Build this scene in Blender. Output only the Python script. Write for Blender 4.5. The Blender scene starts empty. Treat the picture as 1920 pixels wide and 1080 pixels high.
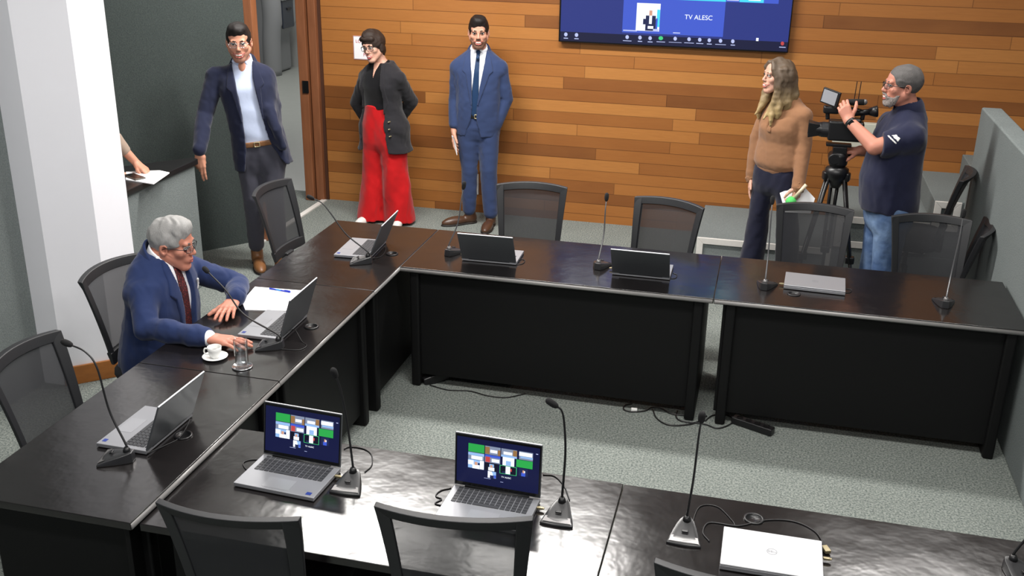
import bpy, math, random
import numpy as np
from mathutils import Vector, Matrix
random.seed(7)
PI = math.pi
SC = bpy.context.scene
COL = SC.collection
H = 2.76          # eye height of the photographer above the hall floor
T = 0.75          # height of the table tops
TN = 0.722        # the near row is a little lower
KN = (H-TN)/(H-T)
# ---------------------------------------------------------------- camera
F = 1945.265
cx, sx = math.cos(.36702695), math.sin(.36702695)
cz, sz = math.cos(.23915014), math.sin(.23915014)
cr, sr = math.cos(.01701456), math.sin(.01701456)
_f = Vector((-sz*cx, cz*cx, -sx)); _r = Vector((cz, sz, 0)); _u = _r.cross(_f)
RIGHT = _r*cr + _u*sr; UP = _u*cr - _r*sr; FWD = _f
def ray(x, y): return RIGHT*(x-960) - UP*(y-540) + FWD*F
def at_z(x, y, z):
    r = ray(x, y); return r*((z-H)/r.z) + Vector((0, 0, H))
def at_y(x, y, Y):
    r = ray(x, y); return r*(Y/r.y) + Vector((0, 0, H))
def at_x(x, y, X):
    r = ray(x, y); return r*(X/r.x) + Vector((0, 0, H))
cam = bpy.data.cameras.new('camera'); camo = bpy.data.objects.new('camera', cam); COL.objects.link(camo)
cam.sensor_width = 36; cam.lens = F/1920*36; cam.clip_start = .05; cam.clip_end = 100
camo.matrix_world = Matrix(((RIGHT.x, UP.x, -FWD.x, 0), (RIGHT.y, UP.y, -FWD.y, 0), (RIGHT.z, UP.z, -FWD.z, H), (0, 0, 0, 1)))
SC.camera = camo
# ---------------------------------------------------------------- materials
def lin(c):
    return tuple((v/12.92 if v <= .04045 else ((v+.055)/1.055)**2.4) for v in c)
def srgb(r, g, b): return lin((r/255, g/255, b/255))+(1,)
class NT:
    def __init__(s, name):
        s.m = bpy.data.materials.new(name); s.m.use_nodes = True; s.t = s.m.node_tree
        s.b = s.t.nodes['Principled BSDF']; s.out = s.t.nodes['Material Output']
    def n(s, kind, **kw):
        x = s.t.nodes.new(kind)
        for k, v in kw.items(): setattr(x, k, v)
        return x
    def l(s, a, b): s.t.links.new(a, b)
    def math(s, op, a, b=None, c=None):
        x = s.n('ShaderNodeMath', operation=op)
        for i, v in enumerate((a, b, c)):
            if v is None: continue
            if isinstance(v, (int, float)): x.inputs[i].default_value = v
            else: s.l(v, x.inputs[i])
        return x.outputs[0]
    def mix(s, f, a, b, mode='MIX'):
        x = s.n('ShaderNodeMix', data_type='RGBA', blend_type=mode)
        for sock, v in ((x.inputs['Factor'], f), (x.inputs['A'], a), (x.inputs['B'], b)):
            if hasattr(v, 'node'): s.l(v, sock)
            else: sock.default_value = v
        return x.outputs['Result']
    def noise(s, scale, detail=2, rough=.5, vec=None, stretch=None):
        x = s.n('ShaderNodeTexNoise'); x.inputs['Scale'].default_value = scale; x.inputs['Detail'].default_value = detail; x.inputs['Roughness'].default_value = rough
        if vec is None:
            tc = s.n('ShaderNodeTexCoord'); vec = tc.outputs['Object']
        if stretch:
            mp = s.n('ShaderNodeMapping'); mp.inputs['Scale'].default_value = stretch; s.l(vec, mp.inputs['Vector']); vec = mp.outputs['Vector']
        s.l(vec, x.inputs['Vector']); return x.outputs['Fac']
    def bump(s, h, strength, dist=.01):
        x = s.n('ShaderNodeBump'); x.inputs['Strength'].default_value = strength; x.inputs['Distance'].default_value = dist
        s.l(h, x.inputs['Height']); s.l(x.outputs['Normal'], s.b.inputs['Normal'])
def plain(name, col, rough=.5, metal=0, spec=.5, noise=None, bump=None, sheen=0, trans=0, coat=0):
    k = NT(name); k.b.inputs['Roughness'].default_value = rough; k.b.inputs['Metallic'].default_value = metal
    k.b.inputs['Specular IOR Level'].default_value = spec
    k.b.inputs['Base Color'].default_value = col
    if coat: k.b.inputs['Coat Weight'].default_value = coat
    if noise:
        sc, amt = noise
        f = k.noise(sc, 3, .6)
        d = tuple(c*(1-amt) for c in col[:3])+(1,); u = tuple(min(1, c*(1+amt)) for c in col[:3])+(1,)
        k.l(k.mix(f, d, u), k.b.inputs['Base Color'])
    if bump:
        sc, st, di = bump
        k.bump(k.noise(sc, 3, .6), st, di)
    if sheen: k.b.inputs['Sheen Weight'].default_value = sheen
    if trans: k.b.inputs['Transmission Weight'].default_value = trans
    return k.m
def glow(name, col, strength):
    k = NT(name); k.b.inputs['Base Color'].default_value = (.01, .01, .01, 1); k.b.inputs['Roughness'].default_value = .3; k.b.inputs['Specular IOR Level'].default_value = .15
    k.b.inputs['Emission Color'].default_value = col; k.b.inputs['Emission Strength'].default_value = strength*1.75
    return k.m
def carpet(name, a, b, scale=170):
    k = NT(name); k.b.inputs['Roughness'].default_value = .95; k.b.inputs['Specular IOR Level'].default_value = .1
    f = k.noise(scale, 2, .7); g = k.noise(3.5, 3, .55)
    r = k.n('ShaderNodeValToRGB'); r.color_ramp.elements[0].position = .34; r.color_ramp.elements[1].position = .66
    r.color_ramp.elements[0].color = a; r.color_ramp.elements[1].color = b; k.l(f, r.inputs[0])
    dk = tuple(c*.78 for c in a[:3])+(1,)
    gr = k.math('MULTIPLY', g, .34)
    k.l(k.mix(gr, r.outputs[0], dk), k.b.inputs['Base Color'])
    k.bump(f, .5, .006)
    return k.m
def planks():
    k = NT('cedar_planks'); k.b.inputs['Roughness'].default_value = .42; k.b.inputs['Specular IOR Level'].default_value = .35
    tc = k.n('ShaderNodeTexCoord'); sp = k.n('ShaderNodeSeparateXYZ'); k.l(tc.outputs['Object'], sp.inputs[0])
    x, z = sp.outputs['X'], sp.outputs['Z']
    zz = k.math('DIVIDE', k.math('ADD', z, .032), .1); row = k.math('FLOOR', zz); fz = k.math('FRACT', zz)
    def wn(a, b=None):
        w = k.n('ShaderNodeTexWhiteNoise', noise_dimensions='2D'); c = k.n('ShaderNodeCombineXYZ'); k.l(a, c.inputs[0])
        if b is not None:
            if isinstance(b, (int, float)): c.inputs[1].default_value = b
            else: k.l(b, c.inputs[1])
        k.l(c.outputs[0], w.inputs['Vector']); return w.outputs['Value']
    ln = k.math('MULTIPLY_ADD', wn(row, 3.7), 1.7, 1.0)
    u = k.math('DIVIDE', k.math('MULTIPLY_ADD', wn(row, 9.1), 5.0, x), ln)
    seg = k.math('FLOOR', u); fu = k.math('MULTIPLY', k.math('FRACT', u), ln)
    tone = wn(row, seg)
    r = k.n('ShaderNodeValToRGB'); e = r.color_ramp.elements
    cols = [(0, (104, 60, 28)), (.2, (130, 77, 36)), (.45, (160, 101, 48)), (.75, (176, 115, 57)), (1, (190, 130, 68))]
    e[0].position = 0; e[0].color = srgb(*cols[0][1]); e[1].position = 1; e[1].color = srgb(*cols[-1][1])
    for p, c in cols[1:-1]:
        q = e.new(p); q.color = srgb(*c)
    k.l(tone, r.inputs[0])
    off = k.n('ShaderNodeCombineXYZ'); k.l(x, off.inputs[0]); k.l(k.math('MULTIPLY', tone, 40), off.inputs[1]); k.l(z, off.inputs[2])
    g1 = k.noise(6, 5, .65, off.outputs[0], (1.2, 1, 26)); g2 = k.noise(2.2, 3, .5, off.outputs[0], (1, 1, 3))
    c = k.mix(k.math('MULTIPLY', g1, .55), r.outputs[0], srgb(96, 57, 30))
    c = k.mix(k.math('MULTIPLY', g2, .45), c, srgb(166, 110, 58))
    seam = k.math('MAXIMUM', k.math('LESS_THAN', fz, .05), k.math('LESS_THAN', fu, .005))
    c = k.mix(k.math('MULTIPLY', seam, .55), c, srgb(62, 34, 16))
    k.l(c, k.b.inputs['Base Color'])
    hgt = k.math('SUBTRACT', k.math('MULTIPLY', g1, .15), k.math('MULTIPLY', seam, 1.0))
    k.bump(hgt, .6, .006)
    return k.m
def woodplain(name, a, b, stretch=(6, 6, 1)):
    k = NT(name); k.b.inputs['Roughness'].default_value = .4
    f = k.noise(5, 5, .6, stretch=stretch); k.l(k.mix(f, a, b), k.b.inputs['Base Color']); return k.m
def laminate():
    k = NT('black_wood_laminate'); k.b.inputs['Specular IOR Level'].default_value = .75
    f = k.noise(4, 6, .7, stretch=(1, 9, 1)); k.l(k.mix(f, srgb(16, 15, 16), srgb(28, 25, 25)), k.b.inputs['Base Color'])
    rr = k.math('MULTIPLY_ADD', k.noise(3.5, 4, .6), .22, .08); k.l(rr, k.b.inputs['Roughness'])
    k.bump(k.noise(8, 3, .55), .15, .012)
    return k.m
def fabric_mesh(name, alpha):
    k = NT(name); k.b.inputs['Base Color'].default_value = srgb(36, 37, 41); k.b.inputs['Roughness'].default_value = .7
    tr = k.n('ShaderNodeBsdfTransparent'); mx = k.n('ShaderNodeMixShader'); mx.inputs[0].default_value = alpha
    k.l(tr.outputs[0], mx.inputs[1]); k.l(k.b.outputs[0], mx.inputs[2]); k.l(mx.outputs[0], k.out.inputs['Surface'])
    return k.m
def glassmat(name, col=(1, 1, 1, 1), rough=0.02, ior=1.45):
    k = NT(name); k.b.inputs['Base Color'].default_value = col; k.b.inputs['Transmission Weight'].default_value = 1; k.b.inputs['Roughness'].default_value = rough; k.b.inputs['IOR'].default_value = ior
    return k.m
M = {}
M['planks'] = planks()
M['carpet'] = carpet('grey_green_carpet', srgb(84, 91, 89), srgb(152, 157, 151), 95)
M['carpet_wall'] = carpet('grey_carpet_wall', srgb(106, 112, 112), srgb(128, 135, 134), 140)
M['carpet_shaded'] = carpet('grey_carpet_painted_shade', srgb(56, 62, 61), srgb(70, 77, 75), 140)  # same carpet as the other walls, darkened to paint in the alcove's shade
M['frame_wood'] = woodplain('door_frame_wood', srgb(108, 64, 40), srgb(148, 96, 64), (7, 7, .8))
M['frame_dark'] = plain('dark_door_rebate', srgb(70, 40, 24), .6)
M['base_wood'] = woodplain('skirting_wood', srgb(140, 84, 36), srgb(176, 112, 52), (2, 2, 8))
M['white_wall'] = plain('white_painted_plaster', srgb(236, 236, 242), .6, noise=(6, .02))
M['grey_wall'] = plain('grey_painted_plaster', srgb(176, 178, 176), .7)
M['white_trim'] = plain('white_painted_wood', srgb(214, 211, 206), .5, noise=(30, .08))
M['ceiling'] = plain('white_ceiling_tile', srgb(215, 215, 212), .8)
M['concrete'] = plain('polished_concrete', srgb(142, 146, 142), .35, noise=(8, .08))
M['lam'] = laminate()
M['panel'] = plain('black_matt_panel', srgb(10, 10, 11), .55, spec=.25)
M['edge'] = plain('edge_highlight_grey', srgb(128, 126, 125), .28)  # light grey paints the highlight along the rounded table edge
M['black'] = plain('black_plastic', srgb(20, 20, 22), .38)
M['chair_frame'] = plain('chair_black_plastic', srgb(30, 31, 34), .5)
M['seat'] = plain('black_seat_fabric', srgb(26, 27, 30), .9, bump=(300, .4, .003))
M['net'] = fabric_mesh('black_chair_net', .87)
M['chrome'] = plain('polished_metal', srgb(200, 200, 202), .2, 1)
M['silver'] = plain('silver_laptop_shell', srgb(152, 153, 158), .4, .5)
M['silver_lid'] = plain('silver_laptop_lid', srgb(205, 206, 210), .42, .3)
M['lid_dark'] = plain('dark_grey_laptop_lid', srgb(96, 99, 103), .45, .5)
M['bezel'] = plain('black_glossy_bezel', srgb(12, 12, 14), .25)
M['keys'] = plain('dark_grey_keys', srgb(52, 53, 57), .5)
M['pad'] = plain('grey_touchpad', srgb(152, 153, 158), .3, .3)
M['blue_sticker'] = plain('blue_sticker', srgb(30, 52, 130), .4)
M['logo'] = plain('grey_logo', srgb(120, 122, 126), .4)
M['mic_body'] = plain('dark_grey_microphone_plastic', srgb(40, 40, 42), .3, spec=.7)
M['mic_plate'] = plain('grey_microphone_plate', srgb(118, 116, 116), .38, .5)
M['foam'] = plain('black_foam', srgb(16, 16, 18), .95, bump=(400, .6, .003))
M['neck_lit'] = plain('gooseneck_painted_sheen', srgb(120, 120, 122), .35, .7)  # lighter copy of the dark gooseneck, reflected light painted into the colour
M['cable'] = plain('black_cable', srgb(24, 24, 26), .45)
M['gold'] = plain('brass_plug', srgb(172, 160, 128), .35, .7)
M['white_plastic'] = plain('white_plastic', srgb(232, 232, 230), .4)
M['paper'] = plain('white_paper', srgb(244, 244, 246), .8)
M['porcelain'] = plain('white_porcelain', srgb(238, 238, 236), .2, coat=.4)
M['coffee'] = plain('black_coffee', srgb(40, 22, 12), .15)
def clear(name, w, tint=(1, 1, 1, 1)):
    k = NT(name); k.b.inputs['Base Color'].default_value = (.95, .97, 1, 1); k.b.inputs['Roughness'].default_value = .04; k.b.inputs['Specular IOR Level'].default_value = .8
    tr = k.n('ShaderNodeBsdfTransparent'); tr.inputs[0].default_value = tint; gl = k.n('ShaderNodeBsdfGlossy'); gl.inputs['Roughness'].default_value = .03
    lw = k.n('ShaderNodeLayerWeight'); lw.inputs[0].default_value = w; mx = k.n('ShaderNodeMixShader'); k.l(lw.outputs['Facing'], mx.inputs[0]); k.l(tr.outputs[0], mx.inputs[1]); k.l(gl.outputs[0], mx.inputs[2]); k.l(mx.outputs[0], k.out.inputs['Surface']); return k.m
M['glass'] = clear('clear_glass', .25)
M['water'] = clear('water', .12, (.93, .96, .98, 1))
M['steel'] = plain('brushed_steel', srgb(196, 197, 200), .18, .9)
M['pen'] = plain('blue_pen_plastic', srgb(38, 58, 190), .3)
M['beige'] = plain('beige_metal_box', srgb(186, 186, 172), .5)
M['red_ink'] = plain('red_print', srgb(178, 40, 44), .6)
M['atm'] = plain('grey_machine_plastic', srgb(140, 142, 144), .4)
M['atm_dark'] = plain('dark_grey_machine_screen', srgb(48, 54, 64), .25)
# ---------------------------------------------------------------- meshes
class MB:
    def __init__(s): s.v = []; s.f = []; s.mi = []; s.cur = 0
    def add(s, vs, fs, mt=None):
        o = len(s.v); s.v += [Vector(p) for p in vs]
        for q in fs:
            q = tuple(o+i for i in (q if mt is None or mt.determinant() >= 0 else reversed(q))); s.f.append(q); s.mi.append(s.cur)
        if mt is not None:
            for i in range(o, len(s.v)): s.v[i] = mt @ s.v[i]
        return s
    def box(s, c, d, mt=None, rz=0, rx=0, ry=0):
        x, y, z = d[0]/2, d[1]/2, d[2]/2
        vs = [(a*x, b*y, e*z) for e in (-1, 1) for b in (-1, 1) for a in (-1, 1)]
        fs = [(0, 2, 3, 1), (4, 5, 7, 6), (0, 1, 5, 4), (2, 6, 7, 3), (0, 4, 6, 2), (1, 3, 7, 5)]
        m = Matrix.Translation(c) @ Matrix.Rotation(rz, 4, 'Z') @ Matrix.Rotation(ry, 4, 'Y') @ Matrix.Rotation(rx, 4, 'X')
        return s.add(vs, fs, (mt @ m) if mt else m)
    def prism(s, pts, z0, z1, mt=None):
        n = len(pts); a = sum(pts[i][0]*pts[(i+1) % n][1]-pts[(i+1) % n][0]*pts[i][1] for i in range(n))
        if a < 0: pts = pts[::-1]
        vs = [(p[0], p[1], z0) for p in pts]+[(p[0], p[1], z1) for p in pts]
        fs = [tuple(range(n))[::-1], tuple(range(n, 2*n))]+[(i, (i+1) % n, n+(i+1) % n, n+i) for i in range(n)]
        return s.add(vs, fs, mt)
    def loft(s, rings, cap=True, close=True):
        n = len(rings[0]); vs = [p for r in rings for p in r]; fs = []
        for k in range(len(rings)-1):
            for i in range(n if close else n-1):
                j = (i+1) % n; fs.append((k*n+i, k*n+j, (k+1)*n+j, (k+1)*n+i))
        if cap: fs += [tuple(range(n))[::-1], tuple(range((len(rings)-1)*n, len(rings)*n))]
        return s.add(vs, fs)
    def tube(s, pts, r, n=8, cap=True):
        pts = [Vector(p) for p in pts]; rings = []; prev = None
        for i, p in enumerate(pts):
            t = (pts[min(i+1, len(pts)-1)]-pts[max(i-1, 0)]).normalized()
            if prev is None:
                a = Vector((0, 0, 1)) if abs(t.z) < .9 else Vector((1, 0, 0)); u = t.cross(a).normalized()
            else: u = (prev-t*prev.dot(t)).normalized()
            prev = u; w = t.cross(u); rr = r[i] if isinstance(r, (list, tuple)) else r
            rings.append([p+u*(rr*math.cos(2*PI*k/n))+w*(rr*math.sin(2*PI*k/n)) for k in range(n)])
        return s.loft(rings, cap)
    def lathe(s, prof, c=(0, 0, 0), n=32, axis=None, cap=True):
        rings = [[Vector((r*math.cos(2*PI*k/n), r*math.sin(2*PI*k/n), z)) for k in range(n)] for r, z in prof]
        m = Matrix.Translation(c) @ (axis or Matrix.Identity(4))
        return s.loft([[m @ p for p in r] for r in rings], cap)
    def ball(s, c, r, n=16, mt=None):
        r = (r, r, r) if isinstance(r, (int, float)) else r
        rings = []
        for k in range(1, n//2):
            a = -PI/2+PI*k/(n//2)
            rings.append([Vector((r[0]*math.cos(a)*math.cos(2*PI*i/n), r[1]*math.cos(a)*math.sin(2*PI*i/n), r[2]*math.sin(a))) for i in range(n)])
        m = Matrix.Translation(c) @ (mt or Matrix.Identity(4))
        return s.loft([[m @ p for p in q] for q in rings])
    def quad(s, a, b, c, d): return s.add([a, b, c, d], [(0, 1, 2, 3)])
def bez(pts, n=16):
    """Catmull-Rom through the points"""
    P = [Vector(p) for p in pts]; P = [P[0]*2-P[1]]+P+[P[-1]*2-P[-2]]; out = []
    for i in range(1, len(P)-2):
        for k in range(n):
            t = k/n; a, b, c, d = P[i-1:i+3]
            out.append(.5*((2*b)+(c-a)*t+(2*a-5*b+4*c-d)*t*t+(3*b-a-3*c+d)*t**3))
    out.append(P[-2]); return out
def obj(name, mb, mat, parent=None, smooth=False, bevel=0, seg=2, loc=None):
    me = bpy.data.meshes.new(name); me.from_pydata([tuple(p) for p in mb.v], [], mb.f); me.update()
    for m in (mat if isinstance(mat, (list, tuple)) else [mat]): me.materials.append(M[m] if isinstance(m, str) else m)
    if any(mb.mi): me.polygons.foreach_set('material_index', mb.mi)
    if smooth: me.polygons.foreach_set('use_smooth', [True]*len(me.polygons))
    o = bpy.data.objects.new(name, me); COL.objects.link(o)
    if parent is not None: o.parent = parent
    if loc is not None: o.location = loc
    if bevel:
        b = o.modifiers.new('bevel', 'BEVEL'); b.width = bevel; b.segments = seg; b.limit_method = 'ANGLE'; b.angle_limit = .6
        b.harden_normals = False
        me.polygons.foreach_set('use_smooth', [True]*len(me.polygons))
        w = o.modifiers.new('wn', 'WEIGHTED_NORMAL'); w.keep_sharp = True
    return o
def tag(o, label, cat, group=None):
    o['label'] = label; o['category'] = cat
    if group: o['group'] = group
    return o
def thing(name, label, cat, loc=(0, 0, 0), rz=0, group=None):
    o = bpy.data.objects.new(name, None); COL.objects.link(o); o.empty_display_size = .1
    o.location = loc; o.rotation_euler = (0, 0, rz); return tag(o, label, cat, group)
def struct(name, mb, mat, **kw):
    o = obj(name, mb, mat, **kw); o['kind'] = 'structure'; return o
def dup(root, loc, rz, label, group=None):
    r = root.copy(); COL.objects.link(r); r.location = loc; r.rotation_euler = (0, 0, rz); r['label'] = label
    if group: r['group'] = group
    for ch in list(root.children):
        c = ch.copy(); COL.objects.link(c); c.parent = r
        for g in ch.children:
            d = g.copy(); COL.objects.link(d); d.parent = c
    return r
def text_mb(txt, size, mb=None, mt=None, depth=0.0006, align='CENTER'):
    cu = bpy.data.curves.new('t', 'FONT'); cu.body = txt; cu.size = size; cu.extrude = depth/2; cu.align_x = align; cu.align_y = 'CENTER'
    o = bpy.data.objects.new('t', cu); me = bpy.data.meshes.new_from_object(o)
    mb = mb or MB(); mb.add([v.co.copy() for v in me.vertices], [tuple(p.vertices) for p in me.polygons], mt)
    bpy.data.objects.remove(o); bpy.data.curves.remove(cu); bpy.data.meshes.remove(me); return mb
# ================================================================= the room
YW = 8.757                      # the cedar wall
struct('floor', MB().box((-.6, 4.0, -.05), (12, 9.9, .1)), 'carpet')
struct('wall_back', MB().box((1.0, YW+.06, 1.95), (9.92, .12, 3.9)), 'planks')
XL = -3.95
ceil = struct('ceiling', MB().box((-1.2, 3.6, 3.65), (13, 13, .1)), 'ceiling')
# corridor beyond the doorway
struct('floor_corridor', MB().box((-7.5, 13.0, -.06), (7.0, 11.0, .1)), 'concrete')
struct('wall_corridor', MB().box((-7.5, 15.85, 1.5), (9, .1, 3.2)), 'grey_wall')
struct('ceiling_corridor', MB().box((-7.3, 12.2, 3.05), (6.7, 7.9, .1)), 'ceiling')
# door frame in the left wall (opening 7.52..8.72) and the wall over it
fr = MB(); fr.box((-4.078, 8.705, 1.15), (.085, .09, 2.3)); fr.box((XL-.02, 7.50, 1.15), (.12, .09, 2.3)); fr.box((XL-.04, 8.1, 2.26), (.16, 1.3, .1)); fr.box((-3.985, 8.725, 1.15), (.075, .065, 2.3)); fr.box((-4.03, 8.735, 1.15), (.03, .02, 2.3))
struct('door_1', fr, 'frame_wood', bevel=.006)
struct('trim_1', MB().box((-3.935, 8.75, 1.15), (.03, .02, 2.3)), 'frame_dark')
struct('wall_over_door', MB().box((XL-.06, 8.1, 2.96), (.1, 1.3, 1.3)), 'grey_wall')
hg = thing('door_hinge', 'dark metal hinge on the wooden door frame beside the cedar wall', 'hinge', tuple(at_y(574, 163, 8.655)))
obj('plate', MB().box((0, -.004, 0), (.05, .008, .11)), 'panel', hg, bevel=.002); obj('pin', MB().tube([(-.028, -.006, -.055), (-.028, -.006, .055)], .006), 'panel', hg)
struct('trim_2', MB().box((XL, 8.05, .004), (.05, 1.3, .014)), 'white_trim')
# diagonal carpet wall of the booth, alcove shade put into its colour
dv = Vector((-.635, -.772, 0)); dn = Vector((dv.y, -dv.x, 0))
p0 = Vector((-3.975, 7.45, 0)); p1 = p0+dv*3.0
q = [p0, p1, p1+Vector((-.1, .08, 0)), p0+Vector((-.12, .05, 0))]
struct('wall_booth', MB().prism([(v.x, v.y) for v in q], 0, 2.12), 'carpet_shaded')
struct('wall_booth_top', MB().prism([(v.x-.02, v.y+.02) for v in q], 2.12, 3.6), 'grey_wall')
struct('wall_left', MB().box((-4.02, 2.2, 1.8), (.1, 5.0, 3.6)), 'carpet_wall')
# eight sided white column
c = [(-3.92, 4.69), (-3.827, 4.69), (-3.62, 4.88), (-3.62, 5.20), (-3.81, 5.39), (-4.13, 5.39), (-4.33, 5.2), (-4.33, 4.88), (-4.13, 4.69)]
struct('column', MB().prism(c, 0, 3.6), 'white_wall')
bb = MB()
for a, b_ in zip(c[1:4], c[2:5]):
    a, b_ = Vector(a+(0,)), Vector(b_+(0,)); d = (b_-a).normalized(); n = Vector((d.y, -d.x, 0))
    a2, b2 = a-d*.004, b_+d*.004
    bb.prism([(a2.x, a2.y), (b2.x, b2.y), ((b2+n*.016).x, (b2+n*.016).y), ((a2+n*.016).x, (a2+n*.016).y)], 0, .115)
struct('baseboard_column', bb, 'base_wood', bevel=.003)
# tiers of seating steps along the cedar wall, rising to the right
YF = 7.85
for k, (x0, x1, z) in enumerate(((-.435, 5.5, .248), (.585, 5.5, .515), (1.255, 5.5, .685), (1.55, 5.5, .84))):
    struct('step_%d' % (k+1), MB().box(((x0+x1)/2, (YF+YW)/2+.002*k, z/2), (x1-x0, YW-YF-.004*k, z)), 'carpet_wall', bevel=.006)
fr = MB()
def frame(mb, x0, x1, z0, z1, w=.05):
    y0, y1 = YF-.014, YF+.004
    def mit(a, b, c_, d): mb.add([(p[0], y0, p[1]) for p in (a, b, c_, d)]+[(p[0], y1, p[1]) for p in (a, b, c_, d)], [(0, 1, 2, 3), (7, 6, 5, 4), (0, 4, 5, 1), (1, 5, 6, 2), (2, 6, 7, 3), (3, 7, 4, 0)])
    mit((x0, z1-w*0), (x0, z0), (x0+w, z0), (x0+w, z1-w)) if False else None
    mit((x0, z0), (x0+w, z0+w), (x0+w, z1-w), (x0, z1)); mit((x1-w, z0+w), (x1, z0), (x1, z1), (x1-w, z1-w))
    mit((x0+w, z1-w), (x1-w, z1-w), (x1, z1), (x0, z1)); mit((x0, z0), (x1, z0), (x1-w, z0+w), (x0+w, z0+w))
for k, (a, b_, z0, z1) in enumerate(((-.43, .58, .055, .245), (.59, 1.25, .27, .512), (1.26, 1.445, .46, .683))):
    m = MB(); frame(m, a, b_, z0, z1); struct('trim_%d' % (k+3), m, 'white_trim', bevel=.003)
struct('trim_6', MB().box((-.57, 7.9, .008), (.27, .03, .016)), 'white_trim')
# carpeted parapet on the right
struct('wall_right', MB().box((1.465, 3.4, .72), (.13, 8.25, 1.44)), 'carpet_wall', bevel=.012)
# beige socket box on the cedar wall (behind the camera operator)
b_ = thing('junction_box', 'beige metal junction box fixed to the wooden wall behind the video camera', 'junction box', (.72, YW, .95))
obj('box', MB().box((0, -.035, 0), (.36, .07, .2)), 'beige', b_, bevel=.008)
obj('sticker', MB().box((-.07, -.0715, .035), (.07, .002, .04)), 'paper', b_)
b_ = thing('wall_socket', 'white wall socket low on the planks behind the blue suited man', 'socket', (-2.484, YW, .265))
obj('plate', MB().box((0, -.006, 0), (.045, .012, .19)), 'white_plastic', b_, bevel=.003); obj('switch', MB().box((0, -.014, .03), (.02, .005, .035)), 'white_trim', b_, bevel=.001)
b_ = thing('wall_socket', 'small white lower socket plate half hidden behind the camera tripod', 'socket', (.70, YW, .80))
obj('plate', MB().box((0, -.006, 0), (.08, .012, .05)), 'white_plastic', b_, bevel=.003)
# notice on the cedar wall
s = thing('wall_notice', 'white framed notice with red lettering on the wall beside the woman in red trousers', 'sign', (-3.515, YW, 1.425))
obj('sheet', MB().box((0, -.004, 0), (.205, .004, .2)), 'paper', s); rot = Matrix.Rotation(PI/2, 4, 'X')
obj('border', MB().box((0, -.003, .1), (.21, .006, .006)).box((0, -.003, -.1), (.21, .006, .006)).box((-.103, -.003, 0), (.006, .006, .2)).box((.103, -.003, 0), (.006, .006, .2)), plain('pink_border', srgb(226, 176, 176), .6), s)
tm = text_mb('LOTADO', .04, mt=Matrix.Translation((0, -.0075, .055)) @ rot); tm2 = text_mb('PO', .04, None, Matrix.Translation((.012, -.0075, -.06)) @ rot)
obj('lettering', tm, 'red_ink', s); obj('lettering', tm2, 'red_ink', s)
# cash machines in the corridor
def machine(x, y, rz, label, w=1.0, slim=False):
    t = thing('cash_machine', label, 'cash machine', (x, y, -.01), rz)
    h = 2.2
    side = [(-.38, 0), (.42, 0), (.42, h), (-.30, h), (-.40, 1.35), (-.50, 1.15), (-.50, .72), (-.38, .58)] if not slim else [(-.3, 0), (.3, 0), (.3, h), (-.24, h), (-.34, 1.2)]
    b = MB(); mt = Matrix(((0, 0, 1, -w/2), (1, 0, 0, 0), (0, 1, 0, 0), (0, 0, 0, 1)))
    b.prism(side, 0, w, mt); obj('body', b, 'atm', t, bevel=.05, seg=3)
    if not slim:
        obj('side_pillar', MB().tube(bez([(-w/2+.06, -.36, 0), (-w/2+.06, -.37, .5), (-w/2+.06, -.40, .9), (-w/2+.04, -.38, 1.4), (-w/2, -.30, 2.1)], 6), .14, 20), 'atm', t, smooth=True)
        obj('screen', MB().box((.04, -.502, .90), (w*.55, .03, .42)), 'atm_dark', t, bevel=.02)
        obj('slot', MB().box((.06, -.52, .98), (w*.2, .03, .035)), 'black', t, bevel=.005)
        obj('shelf', MB().box((.04, -.49, 1.14), (w*.6, .10, .06)), 'steel', t, bevel=.02)
    else:
        obj('lock', MB().box((.30, -.33, .96), (.10, .06, .05)).tube([(.33, -.37, .96), (.33, -.37, .86)], .012, 8), 'black', t, bevel=.01)
        obj('seam', MB().box((0, -.318, 1.0), (w*.9, .02, .015)), 'atm_dark', t); obj('knob', MB().ball((.30, -.31, .42), (.03, .03, .05), 12), 'atm_dark', t, smooth=True)
    return t
machine(-7.90, 15.235, PI/2, 'grey cash machine standing in the corridor beyond the doorway', .72)
machine(-8.02, 14.25, PI/2, 'grey rounded machine left of the cash machine, partly behind the navy blazered man', .95, True)
# booth counter
def counter():
    t = thing('booth_counter', 'carpeted booth counter with a black top beside the white column', 'counter', (-3.87, 5.4, 0))
    top = [(0, -.15), (0, 1.03), (-.06, 1.05), (-.62, .40), (-.62, -.15)]
    b = MB().prism(top, .905, .945); obj('top', b, plain('black_counter_top', srgb(26, 25, 26), .3), t, bevel=.005)
    obj('front_panel', MB().box((-.045, .44, .4525), (.05, 1.14, .905)), 'carpet_wall', t, bevel=.005)
    obj('shelf', MB().box((-.34, .1, .87), (.5, .4, .03)), 'frame_wood', t)
counter()
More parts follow.
